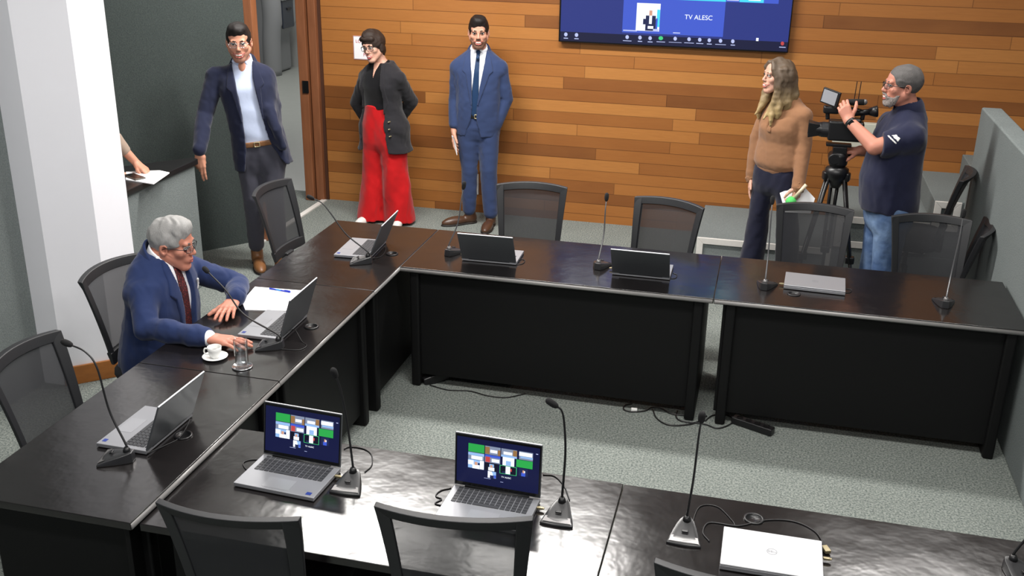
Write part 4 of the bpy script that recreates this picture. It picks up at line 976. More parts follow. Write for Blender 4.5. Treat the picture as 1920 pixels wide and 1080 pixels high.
def bodysdf(tf, secs, J, hf, neck, g=-.02, arms=True, legs=True, nr=.056, armr=(.045, .037, .027), legr=(.075, .05, .036), hk=None, **hw):
    S = Sdf(); S.tor(tf, torso_secs(secs, g), .03)
    zt = secs[-2][0]-.03
    shoulders(S, tf, (J['sl'], J['sr']), .045, armr[0]+.004, zt)
    for q in 'lr':
        S.chain([J['s'+q], J['e'+q], J['w'+q]], armr, .02)
        if legs: S.chain([J['h'+q], J['k'+q], J['a'+q]], legr, .03)
    head(S, hf, neck, nr, **hw)
    return S
# ================================================================= light
w = bpy.data.worlds.new('hall'); SC.world = w; w.use_nodes = True
w.node_tree.nodes['Background'].inputs[0].default_value = (.78, .86, 1, 1); w.node_tree.nodes['Background'].inputs[1].default_value = .35
def panel(x, y, power, sx=1.2, sy=.6, z=3.57, col=(1, .97, .93)):
    l = bpy.data.lights.new('ceiling_panel', 'AREA'); l.shape = 'RECTANGLE'; l.size = sx; l.size_y = sy; l.energy = power; l.color = col
    o = bpy.data.objects.new('ceiling_panel', l); COL.objects.link(o); o.location = (x, y, z); return o
for x, y, p in ((-2.8, 6.62, 200), (-1.42, 6.62, 200), (1.3, 6.7, 70), (-2.2, 3.4, 70), (-.4, 3.6, 130), (1.2, 3.2, 70), (-1.8, .6, 90), (.4, .6, 90)):
    panel(x, y, p, 1.15, .26)
panel(-6.6, 12.0, 110, 1.2, 1.2, 2.95); panel(-6.6, 14.6, 75, 1.0, 1.0, 2.95)
SC.view_settings.view_transform = 'Standard'; SC.view_settings.look = 'None'; SC.view_settings.gamma = 1; SC.view_settings.use_curve_mapping = False
SC.view_settings.exposure = -.72
SC.cycles.use_denoising = True
SC.cycles.max_bounces = 8; SC.cycles.transparent_max_bounces = 12
SC.cycles.sample_clamp_indirect = 6
# ================================================================= the people
def V(*a): return np.array(a, float)
def yp(x, y, Y): return np.array(at_y(x, y, Y))
def person(label):
    def mk(S, h, skin):
        b = mesh('person', S, h, skin); tag(b, label, 'person'); return b
    return mk
def slotcut(tf, pts, ymin=.0):
    return Sdf().tor(tf, [(-.4, .6, .6, 0), (.9, .6, .6, 0)], 0).poly(tf, pts, 'i').half(tf, (0, ymin, 0), (0, -1, 0), 'i')
def jacket(par, mat, tf, secs, J, slot, hem, arm=(.075, .062, .047), grow=.012, extra=None, seed=0, lap=None, zt=.50, h=.0075, name='jacket', n=2.5, wr=.0025):
    S = Sdf(); S.tor(tf, torso_secs(secs, grow), .03, n); shoulders(S, tf, (J['sl'], J['sr']), .06, arm[0], zt)
    if extra: extra(S)
    if hem is not None: S.half(tf, (0, 0, hem), (0, 0, -1), 'i', .01)
    if slot is not None: S.sub(slotcut(tf, slot))
    for q in 'lr': S.chain([J['s'+q], J['e'+q], J['c'+q]], arm, .018)
    if slot is not None and J.get('recut', True): S.sub(slotcut(tf, slot))
    S.noise(wr, 40, seed, (1, 1, .8)).noise(.0016, 100, seed+3, (1, 1, .7))
    o = mesh(name, S, h, mat, par)
    if J.get('neck') is not None:
        nk, up = J['neck'], tf.d(0, .16, 1); K = Sdf(); K.cone(nk-up*.05, nk+up*.022, .116, .094, .01); K.cone(nk-up*.1, nk+up*.08, .079, .077, 0, 's')
        fr = Fr(nk, tf.d(0, 1, 0), up); K.poly(fr, [(-.11, .3), (.11, .3), (.085, .035), (-.085, .035)], 's', (0, 1)); K.half(fr, (0, 0, .012), (0, .55, 1), 'i'); mesh('collar', K, .005, mat, o)
    if lap:
        for pts in lap:
            L = Sdf(); L.tor(tf, torso_secs(secs, grow+.0075), .03, n); shoulders(L, tf, (J['sl'], J['sr']), .066, arm[0]+.004, zt)
            L.poly(tf, pts, 'i').half(tf, (0, .0, 0), (0, -1, 0), 'i'); L.sub(slotcut(tf, slot)); mesh('lapel', L, .0055, mat, o)
    return o
def shirt(par, mat, tf, secs, J, zlo, neck, nr=.064, ch=.045, collar=True, pts=True, arm=(.06, .05, .04), sleeves=False, zt=.50, grow=-.006, cf=None):
    S = Sdf(); S.tor(tf, torso_secs(secs, grow), .03); shoulders(S, tf, (J['sl'], J['sr']), .05, .055, zt); S.half(tf, (0, 0, zlo), (0, 0, -1), 'i')
    S.noise(.003, 42, 5, (1, 1, .8)); o = mesh('shirt', S, .007, mat, par)
    if collar:
        c = Sdf(); up = cf if cf is not None else V(0, 0, 1); c.cone(neck-up*.03, neck+up*ch, nr+.012, nr+.004, .01); c.cone(neck-up*.06, neck+up*(ch+.04), nr-.006, nr-.006, 0, 's')
        fr = Fr(neck, tf.d(0, 1, 0), up); c.poly(fr, [(-.02, .2), (.02, .2), (.003, -.0), (-.003, 0)], 's', k=.002) if False else None
        c.sub(Sdf().box(fr, (0, .07, .052), (.022, .06, .05), .004)); c.half(fr, (0, 0, ch-.004), (0, .35, 1), 'i'); mesh('collar', c, .0045, mat, o)
        for x in (-1, 1):
            k = Sdf(); p0 = fr.p(x*.016, nr+.006, ch-.014); p1 = fr.p(x*.045, nr-.016, -.022); p2 = fr.p(x*.062, nr*.3, ch-.02); k.chain([p0, p1], [.011, .007], .006).chain([p2, p1], [.012, .007], .01); mesh('collar', k, .004, mat, o)
    return o
def trousers(par, mat, tf, rows, J, leg, zhi, grow=.004, k=.03, h=.0075, seed=2, hemz=None, wr=.003, belt=None):
    S = Sdf(); S.tor(tf, torso_secs(rounded(rows), grow), .05)
    for q in 'lr': S.chain([J['h'+q], J['k'+q], J['a'+q]], leg, k+.015)
    S.half(tf, (0, 0, zhi), (0, 0, 1), 'i')
    if hemz is not None: S.half(Fr((0, 0, 0), (0, 1, 0), (0, 0, 1)), (0, 0, hemz), (0, 0, -1), 'i')
    S.noise(wr, 34, seed, (1, 1, .6)).noise(.0016, 90, seed+4, (1, 1, .5)); o = mesh('trousers', S, h, mat, par)
    if belt:
        B = Sdf(); B.tor(tf, torso_secs(rows, grow+.007), .03); B.half(tf, (0, 0, zhi+.002), (0, 0, 1), 'i').half(tf, (0, 0, zhi-.036), (0, 0, -1), 'i'); b = mesh('belt', B, .006, belt, par)
        y = np.interp(zhi-.018, [r[0] for r in rows], [r[2]+r[3] for r in rows])+.012
        K = Sdf().box(tf, (0, y, zhi-.018), (.022, .006, .019), .003); K.sub(Sdf().box(tf, (0, y+.004, zhi-.018), (.015, .01, .012), .002)); mesh('buckle', K, .0035, 'gold', b)
    return o
def tie(par, mat, tf, secs, neck, cf, length, w=.042, grow=.0, nr=.064, shift=0.0, drop=0.0):
    fr = Fr(neck, tf.d(0, 1, 0), cf)
    top = .585; S = Sdf(); S.tor(tf, torso_secs(secs, grow+.006), .03)
    S.poly(tf, [(-.014, top), (.014, top), (w*.75+shift*.6, top-length*.62), (w+shift, top-length+.045), (shift, top-length), (-w+shift, top-length+.045), (-w*.75+shift*.6, top-length*.62)], 'i').half(tf, (0, .02, 0), (0, -1, 0), 'i')
    o = mesh('tie', S, .005, mat, par)
    K = Sdf().cone(fr.p(0, nr+.014, .012), fr.p(0, nr+.012, -.03), .019, .012, .01); K.cone(fr.p(0, nr+.012, -.03), tf.p(0, secs[-3][2]+.006, top-.05), .012, .016, .01); mesh('knot', K, .0045, mat, o)
    return o
def watch(par, a, b, r, mat='black'):
    d = unit(np.array(b)-np.array(a)); m = MB(); m.tube([Vector(a-d*.011), Vector(a+d*.011)], r, 18); w = obj('wristwatch', m, mat, par, smooth=False, bevel=.002); return w
def hips(tf, w, z): return {'hr': tf.p(w, 0, z), 'hl': tf.p(-w, 0, z)}
def grown(rows, a, b): return [(t, x*a, y*b, o) for t, x, y, o in rows]

# ---- man in the blue suit by the wall
def blue_suit():
    Y0 = 8.42; tf = Fr((-2.375, Y0, .925), (.18, -.98, 0), (.01, 0, 1))
    neck = tf.p(0, -.012, .575); hf = Fr(V(-2.363, Y0-.035, 1.655), (.24, -.96, -.14), (0, -.05, 1), 1.03)
    J = dict(sr=tf.p(.178, 0, .435), sl=tf.p(-.178, 0, .44), er=yp(853, 186, Y0-.02), wr=yp(851, 245, Y0-.09), cr=yp(851, 233, Y0-.08), el=yp(950, 186, Y0+.06), wl=yp(920, 242, Y0+.02), cl=yp(931, 234, Y0+.0), kr=yp(880, 320, Y0-.03), kl=yp(916, 318, Y0-.03), ar=yp(880, 392, Y0), al=yp(920, 398, Y0-.02))
    J.update(hips(tf, .092, -.02)); J['neck'] = neck
    S = bodysdf(tf, MALE, J, hf, neck)
    hand(S, J['wr'], (.02, -.15, -1), (-.9, -.2, 0), True, (.25, .3, .35, .4), .5, 1.0)
    hand(S, J['wl'], (-.3, -.0, -.9), (.7, -.5, 0), False, (.3, .3, .3, .3), .3, .9)
    b = person('man in a blue suit and dark tie holding a paper sheet by the wooden wall')(S, .005, 'skin_fair')
    sl = [(-.075, .66), (.075, .66), (.062, .52), (.046, .30), (.040, .12), (.055, .0), (.11, -.16), (-.05, -.16), (-.0, .0), (.002, .12), (-.022, .30), (-.058, .50)]
    lap = ([(.07, .60), (.105, .545), (.128, .43), (.098, .40), (.05, .15), (.02, .14), (.04, .4)], [(-.07, .60), (-.105, .545), (-.13, .43), (-.1, .40), (-.012, .15), (.03, .14), (-.04, .4)])
    j = jacket(b, 'blue_suit', tf, grown(MALE, 1.04, 1.04), J, sl, -.125, (.064, .052, .044), .012, lap=lap, seed=4)
    shirt(b, 'shirt_white', tf, MALE, J, -.05, neck, cf=tf.d(0, .12, 1))
    tie(b, 'tie_teal', tf, MALE, neck, tf.d(0, .12, 1), .54, .038, shift=.026)
    trousers(b, 'blue_suit', tf, [(-.16, .150, .105, -.01), (-.05, .172, .118, -.008), (.07, .160, .112, 0), (.09, .158, .11, 0)], J, (.100, .072, .060), .07, belt='black_leather')
    shoe(b, J['ar'], (-.78, -.62), 'brown_leather', 1.0); shoe(b, J['al'], (.05, -1), 'brown_leather', 1.0)
    shorthair(hf, b, 'hair_black', .008, .016, .004, seed=3)
    B = Sdf(); head(B, hf, neck); B.off(.0018); B.ell(hf, (0, .0, .03), (.2, .2, .068), .004, 's'); B.ell(hf, (0, .115, -.064), (.025, .04, .0125), .003, 's'); [B.ell(hf, (x_*.046, .075, -.034), (.026, .05, .026), .008, 's') for x_ in (-1, 1)]; B.half(hf, (0, 0, -.128), (0, .1, -1), 'i').half(hf, (0, .012, 0), (0, -1, -.25), 'i'); B.ell(hf, (0, .11, .0), (.045, .06, .036), .004, 's'); mesh('beard', B, .004, 'beard_dark', b, main=True)
    face(hf, b, 'hair_black', 'lip', 1.0, squint=.85)
    # sheet in his hand
    w = J['wr']+V(.0, -.04, -.10); q = [yp(847, 254, Y0-.13), yp(853, 258, Y0-.16), yp(857, 291, Y0-.17), yp(849, 268, Y0-.12)]
    m = MB(); n_ = Vector((.0015, .002, 0)); m.add([Vector(p)+n_ for p in q]+[Vector(p)-n_ for p in q], [(0, 1, 2, 3), (7, 6, 5, 4), (0, 4, 5, 1), (1, 5, 6, 2), (2, 6, 7, 3), (3, 7, 4, 0)])
    tag(obj('paper_sheet', m, 'paper'), 'folded white paper held in the hand of the man in the blue suit', 'paper')
blue_suit()
# ---- woman in the red trousers
def red_woman():
    Y0 = 8.25; tf = Fr((-3.165, Y0, .865), (-.30, -.95, 0), (-.015, .0, 1))
    neck = tf.p(0, -.01, .515); hf = Fr(V(-3.215, Y0-.05, 1.525), (-.22, -.95, -.22), (-.17, -.10, 1), .98)
    secs = grown(FEM, 1.10, 1.08)
    J = dict(sr=tf.p(.162, -.01, .395), sl=tf.p(-.165, -.01, .40), er=yp(669, 192, Y0+.12), wr=yp(700, 240, Y0+.2), cr=yp(694, 236, Y0+.19), el=yp(771, 190, Y0+.12), wl=yp(735, 238, Y0+.2), cl=yp(741, 234, Y0+.19), kr=tf.p(.105, .0, -.42), kl=tf.p(-.11, 0, -.42), ar=V(-3.30, Y0-.01, .03), al=V(-3.03, Y0-.01, .03))
    J.update(hips(tf, .088, -.03))
    S = bodysdf(tf, secs, J, hf, neck, nr=.050, armr=(.045, .037, .026), jaw=.97, cheeks=1.03)
    hand(S, J['wr'], (.7, .1, -.6), (0, 1, 0), True); hand(S, J['wl'], (-.7, .1, -.6), (0, 1, 0), False)
    b = person('woman with short dark hair in a black blazer and wide red trousers')(S, .005, 'skin_pale')
    sl = [(-.05, .58), (.05, .58), (.095, .42), (.135, .25), (.148, .1), (.155, -.05), (.165, -.30), (-.16, -.30), (-.115, -.05), (-.10, .15), (-.10, .3), (-.075, .45)]
    lap = ([(.05, .57), (.085, .52), (.132, .42), (.165, .25), (.14, .1), (.08, .3)], [(-.05, .57), (-.085, .52), (-.122, .40), (-.135, .2), (-.1, .1), (-.07, .3)])
    rows = [(-.24, .245, .175, -.01)]+[(t, x*1.10+(.02 if t < .1 else 0), y*(1.26 if t < .1 else 1.12), o) for t, x, y, o in FEM]
    j = jacket(b, 'charcoal', tf, rows, J, sl, -.215, (.064, .058, .046), .012, lap=lap, seed=9, zt=.45)
    for x, z in ((-.155, .06), (-.16, -.0), (-.165, -.06)):
        y = np.interp(z, [r[0] for r in rows], [r[2]+r[3] for r in rows])*.72+.02
        mesh('button', Sdf().ell(tf, (x, y, z), (.007, .02, .007)), .0035, 'gold', j)
    bl = shirt(b, 'satin', tf, secs, J, .152, neck, collar=False, zt=.45, grow=.001)
    k = Sdf(); fr = Fr(neck, tf.d(0, 1, 0), tf.d(0, .1, 1))
    for x in (-1, 1): k.chain([fr.p(x*.060, -.02, .02), fr.p(x*.058, .045, .0), fr.p(x*.03, .085, -.05), fr.p(x*.006, .105, -.115)], [.012, .012, .012, .010], .008)
    mesh('collar', k, .0045, 'satin', bl)
    n_ = Sdf(); n_.tor(tf, torso_secs(secs, .006), .03); shoulders(n_, tf, (J['sl'], J['sr']), .05, .055, .45); n_.poly(tf, [(-.05, .6), (.05, .6), (.0, .405)], 'i').half(tf, (0, .02, 0), (0, -1, 0), 'i'); mesh('neckline', n_, .005, 'skin_pale', b)
    tr = [(-.20, .185, .135, -.012), (-.08, .192, .135, -.01), (.05, .172, .122, 0), (.16, .150, .112, 0), (.2, .148, .112, 0)]
    t = trousers(b, 'red_cloth', tf, tr, J, (.122, .118, .130), .168, .006, .035, seed=11, hemz=.022, wr=.007)
    for z in (.135, .095): mesh('button', Sdf().ell(tf, (.0, .116, z), (.012, .01, .010)), .0035, 'gold', t)
    shoe(b, J['ar'], (-.3, -1), 'white_trim', .86); shoe(b, J['al'], (.15, -1), 'white_trim', .86)
    shorthair(hf, b, 'hair_dark', .016, .026, -.010, seed=5, amp=.0025, low=.02)
    hb = Sdf(); hb.ell(hf, (0, -.055, -.03), (.072, .055, .085), .02).ell(hf, (-.072, -.01, -.01), (.018, .03, .05), .02).ell(hf, (.072, -.01, -.01), (.016, .03, .045), .02).noise(.0025, 110, 6, (1, 1, .4)); mesh('hair', hb, .0045, 'hair_dark', b)
    fr_ = Sdf().ell(hf, (.015, .062, .082), (.062, .040, .030), .02).ell(hf, (-.035, .055, .075), (.035, .036, .032), .02).noise(.002, 110, 8, (1, 1, .4)); mesh('fringe', fr_, .0045, 'hair_dark', b)
    face(hf, b, 'hair_dark', 'lip_rose', .8, squint=.8); glasses(hf, b, .027, .021, 'black', .0021)
red_woman()
# ---- man in the navy blazer leaning on the counter
def navy_man():
    Y0 = 6.86; p = yp(487, 272, Y0); tf = Fr(p, (.36, -.93, 0), (-.145, .0, 1))
    neck = tf.p(0, -.012, .60); hf = Fr(yp(448, 80, Y0-.03), (.40, -.90, -.17), (.02, -.08, 1), 1.06)
    secs = [(t*1.03, a*1.0, b, y) for t, a, b, y in MALE]
    J = dict(sr=yp(406, 143, Y0-.06), sl=yp(493, 143, Y0+.05), er=yp(384, 214, Y0-.15), wr=yp(374, 288, 6.49), cr=yp(374, 280, 6.50), el=yp(511, 198, Y0+.08), wl=yp(512, 256, Y0+.02), cl=yp(514, 244, Y0+.03), kr=yp(474, 370, Y0-.06), kl=yp(513, 350, Y0-.02), ar=yp(481, 458, Y0+.06), al=yp(524, 462, Y0-.02))
    J.update(hips(tf, .094, -.05)); J['neck'] = neck
    S = bodysdf(tf, secs, J, hf, neck, cheeks=1.02)
    hand(S, J['wr'], (.02, -.12, -1), (.1, -1, .1), True, (.15, .2, .9, 1.0), .35, 1.05, .03, .85)
    hand(S, J['wl'], (-.2, -.2, -.9), (.8, -.3, 0), False, s=1.0)
    b = person('man in a navy blazer and open pale shirt leaning on the booth counter')(S, .005, 'skin_tan')
    sl = [(-.080, .68), (.080, .68), (.066, .50), (.062, .3), (.075, .1), (.085, -.0), (.15, -.25), (-.22, -.25), (-.10, 0), (-.082, .12), (-.072, .3), (-.062, .50)]
    lap = ([(.075, .63), (.11, .56), (.135, .45), (.105, .42), (.075, .2), (.05, .2), (.05, .5)], [(-.075, .63), (-.11, .56), (-.135, .45), (-.105, .42), (-.085, .2), (-.05, .2), (-.05, .5)])
    def flap(S): S.chain([yp(504, 205, Y0-.05), yp(519, 243, Y0-.08), yp(531, 274, Y0-.06)], [.045, .036, .022], .03).cone(yp(505, 250, Y0-.06), yp(529, 276, Y0-.06), .03, .02, .03)
    j = jacket(b, 'navy', tf, [(-.18, .200, .135, -.01)]+grown(secs, 1.05, 1.05)[1:], J, sl, -.16, (.070, .061, .050), .014, extra=flap, lap=lap, seed=14, zt=.52)
    shirt(b, 'shirt_pale', tf, secs, J, .03, neck, cf=tf.d(0, .10, 1), zt=.52, grow=.0)
    n_ = Sdf().ell(Fr(neck, tf.d(0, 1, 0), (0, 0, 1)), (0, .052, -.016), (.030, .036, .066)); mesh('neckline', n_, .005, 'skin_tan', b)
    trousers(b, 'grey_trouser', tf, [(-.19, .155, .112, -.01), (-.05, .178, .122, -.005), (.055, .168, .116, .004), (.08, .165, .115, .004)], J, (.098, .072, .058), .045, belt='tan_leather', seed=16)
    shoe(b, J['ar'], (.55, -.85), 'tan_leather', 1.03); shoe(b, J['al'], (.35, -.95), 'tan_leather', 1.03)
    shorthair(hf, b, 'hair_black', .008, .013, .004, seed=7)
    B = Sdf(); head(B, hf, neck); B.off(.0012); B.ell(hf, (0, .0, .03), (.2, .2, .072), .004, 's'); B.ell(hf, (0, .115, -.064), (.026, .04, .0135), .003, 's'); [B.ell(hf, (x_*.046, .075, -.034), (.026, .05, .026), .008, 's') for x_ in (-1, 1)]; B.half(hf, (0, 0, -.126), (0, .1, -1), 'i').half(hf, (0, .012, 0), (0, -1, -.25), 'i'); B.ell(hf, (0, .11, .0), (.045, .06, .036), .004, 's'); mesh('beard', B, .004, 'stubble', b, main=True)
    face(hf, b, 'hair_black', 'lip', 1.2, squint=.8); glasses(hf, b, .026, .016, 'chrome', .0012)
navy_man()
# ---- woman in the camel jumper
def camel_woman():
    Y0 = 7.5; p = yp(1461, 312, Y0); tf = Fr((p[0], Y0, .93), (-.60, -.80, 0), (.01, .02, 1))
    neck = tf.p(0, -.012, .52); hf = Fr(yp(1458, 143, Y0-.02), (-.90, -.44, .0), (.03, .0, 1), .97)
    secs = grown(FEM, 1.0, 1.04)
    J = dict(sr=tf.p(.142, -.01, .392), sl=tf.p(-.147, -.005, .392), er=yp(1420, 258, Y0+.12), wr=yp(1410, 330, Y0+.10), cr=yp(1410, 322, Y0+.10), el=yp(1508, 270, Y0-.10), wl=yp(1497, 348, Y0-.20), cl=yp(1498, 340, Y0-.19), kr=yp(1424, 395, Y0+.05), kl=yp(1476, 400, Y0-.08), ar=yp(1407, 497, Y0+.10), al=yp(1480, 510, Y0-.06))
    J['ar'][2] = .03; J['al'][2] = .03
    J.update(hips(tf, .088, -.04))
    S = bodysdf(tf, secs, J, hf, neck, g=-.036, nr=.046, armr=(.034, .033, .025), jaw=.92, nose=.92, cheeks=.97)
    hand(S, J['wr'], (.02, -.1, -1), (-.8, .3, 0), True, (.15, .2, .2, .25), .2, .92)
    hand(S, J['wl'], (-.10, -.15, -.95), (.7, -.65, .1), False, (.8, .9, .9, .9), .7, .95)
    b = person('woman with long blonde tipped hair in a camel jumper and dark jeans')(S, .005, 'skin_pale')
    rows = [(-.05, .160, .118, -.01), (-.01, .172, .126, -.01), (.03, .194, .146, 0), (.09, .186, .142, .008), (.2, .164, .126, .014), (.29, .158, .140, .030), (.36, .160, .126, .016), (.42, .145, .098, .0), (.46, .115, .080, -.01), (.50, .080, .066, -.012)]
    S = Sdf(); S.tor(tf, rows, .03, 2.2); shoulders(S, tf, (J['sl'], J['sr']), .056, .062, .435); S.half(tf, (0, 0, -.03), (0, 0, -1), 'i', .01)
    for q in 'lr': S.chain([J['s'+q], J['e'+q], J['c'+q]], (.062, .055, .043), .014)
    for q in 'lr': S.cone(J['c'+q], J['c'+q]+(J['w'+q]-J['c'+q])*1.3, .042, .048, .012)
    S.noise(.0016, 50, 21, (1, 1, .6)).noise(.001, 110, 22, (1, 1, .7)); S.cone(neck-V(0, 0, .02), neck+V(0, 0, .2), .050, .056, .01, 's')
    t = mesh('jumper', S, .0075, 'camel', b)
    rb = Sdf(); rb.tor(tf, [(t_, a_+.004, b_+.004, y_) for t_, a_, b_, y_ in rows], .03, 2.2); rb.half(tf, (0, 0, -.03), (0, 0, -1), 'i').half(tf, (0, 0, .0), (0, 0, 1), 'i'); mesh('hem_rib', rb, .006, 'camel', t)
    for q in 'lr':
        d_ = unit(J['w'+q]-J['c'+q]); rb = Sdf().cone(J['w'+q]-d_*.02, J['w'+q]+d_*.012, .038, .047, .01); rb.noise(.004, 190, 5); mesh('cuff', rb, .0045, 'camel', t)
    pl_ = Sdf(); pl_.tor(tf, [(t_, a_+.005, b_+.005, y_) for t_, a_, b_, y_ in rows], .03, 2.2); pl_.poly(tf, [(-.014, .47), (.014, .47), (.014, .27), (-.014, .27)], 'i').half(tf, (0, .02, 0), (0, -1, 0), 'i'); mesh('placket', pl_, .005, 'camel', t)
    for z in (.44, .40, .36, .32): y = np.interp(z, [r[0] for r in rows], [r[2]+r[3] for r in rows]); mesh('button', Sdf().ell(tf, (0, y+.006, z), (.006, .006, .006)), .003, 'gold', t)
    trousers(b, 'dark_denim', tf, [(-.18, .172, .122, -.012), (-.05, .178, .124, -.01), (.05, .160, .112, 0), (.08, .155, .11, 0)], J, (.098, .074, .095), .06, seed=24, hemz=.02)
    shoe(b, J['ar'], (-.8, -.5), 'black_leather', .86); shoe(b, J['al'], (-.7, -.7), 'black_leather', .86)
    M['ombre'] = ombre('brown_to_blonde_hair', (186, 160, 110), (88, 73, 58), 1.25, 1.53)
    S = Sdf(); S.ell(hf, (0, -.022, .036), (.086, .106, .092), .02); S.ell(hf, (0, -.07, -.07), (.082, .058, .13), .04)
    S.ell(hf, (0, .118, -.036), (.060, .085, .092), .006, 's')
    for x in (-1, 1):
        for (y0, fr_, L_, w_, ph, ox) in ((.0, .055, .33, .024, 0, .006), (-.025, .045, .31, .027, 1.5, .016), (-.055, .0, .29, .032, 2.6, .006), (.006, .085, .29, .017, 3.6, .004)):
            pts = []
            for k_ in range(12):
                u = k_/11; pts.append(hf.p(x*(.080+ox*u+.020*math.sin(8.5*u+ph)*u), y0+fr_*u**1.3+.016*math.cos(8*u+ph)*u, .055-(L_+.055)*u))
            S.chain(pts, [.019]+[w_]*7+[w_*.95, w_*.85, w_*.65, w_*.35], .026)
    for x in (-1, 1): S.chain([hf.p(0, .0, .118), hf.p(x*.030, .062, .098), hf.p(x*.062, .066, .058), hf.p(x*.080, .046, .005), hf.p(x*.086, .035, -.06)], [.014, .014, .015, .018, .02], .02)
    for x_ in (-.04, 0, .04): S.chain([hf.p(x_, -.09, .0), hf.p(x_*1.3, -.11, -.12), hf.p(x_*1.4, -.10, -.26)], [.04, .045, .02], .03)
    S.noise(.0022, 110, 31, (1, 1, .12)); mesh('hair', S, .005, 'ombre', b)
    face(hf, b, 'hair_dark', 'lip', .9, brow=.003, squint=.8)
    # things in her left hand
    w = J['wl']; mic = thing('interview_microphone', 'hand microphone with a green foam ball held by the woman in the camel jumper', 'microphone', (0, 0, 0))
    a = yp(1502, 357, Y0-.25); c = yp(1483, 378, Y0-.25)
    obj('handle', MB().tube([Vector(a+(a-c)*.5), Vector(a*.35+c*.65)], .012, 14), plain('cream_microphone_body', srgb(214, 200, 172), .4), mic, smooth=True); obj('windscreen', MB().ball(Vector(c), .037, 18), plain('green_foam', srgb(84, 196, 100), .9, bump=(200, .5, .004)), mic, smooth=True)
    q = [yp(1462, 362, Y0-.16), yp(1503, 345, Y0-.16), yp(1528, 372, Y0-.2), yp(1520, 400, Y0-.22), yp(1472, 398, Y0-.2)]
    m = MB(); n_ = Vector((0, .003, 0)); k_ = len(q); m.add([Vector(p_) for p_ in q]+[Vector(p_)+n_ for p_ in q], [tuple(range(k_)), tuple(range(2*k_-1, k_-1, -1))]+[(i, i+k_, (i+1) % k_+k_, (i+1) % k_) for i in range(k_)])
    tag(obj('paper_sheets', m, 'paper'), 'papers held behind the green microphone by the woman in the camel jumper', 'papers')
camel_woman()
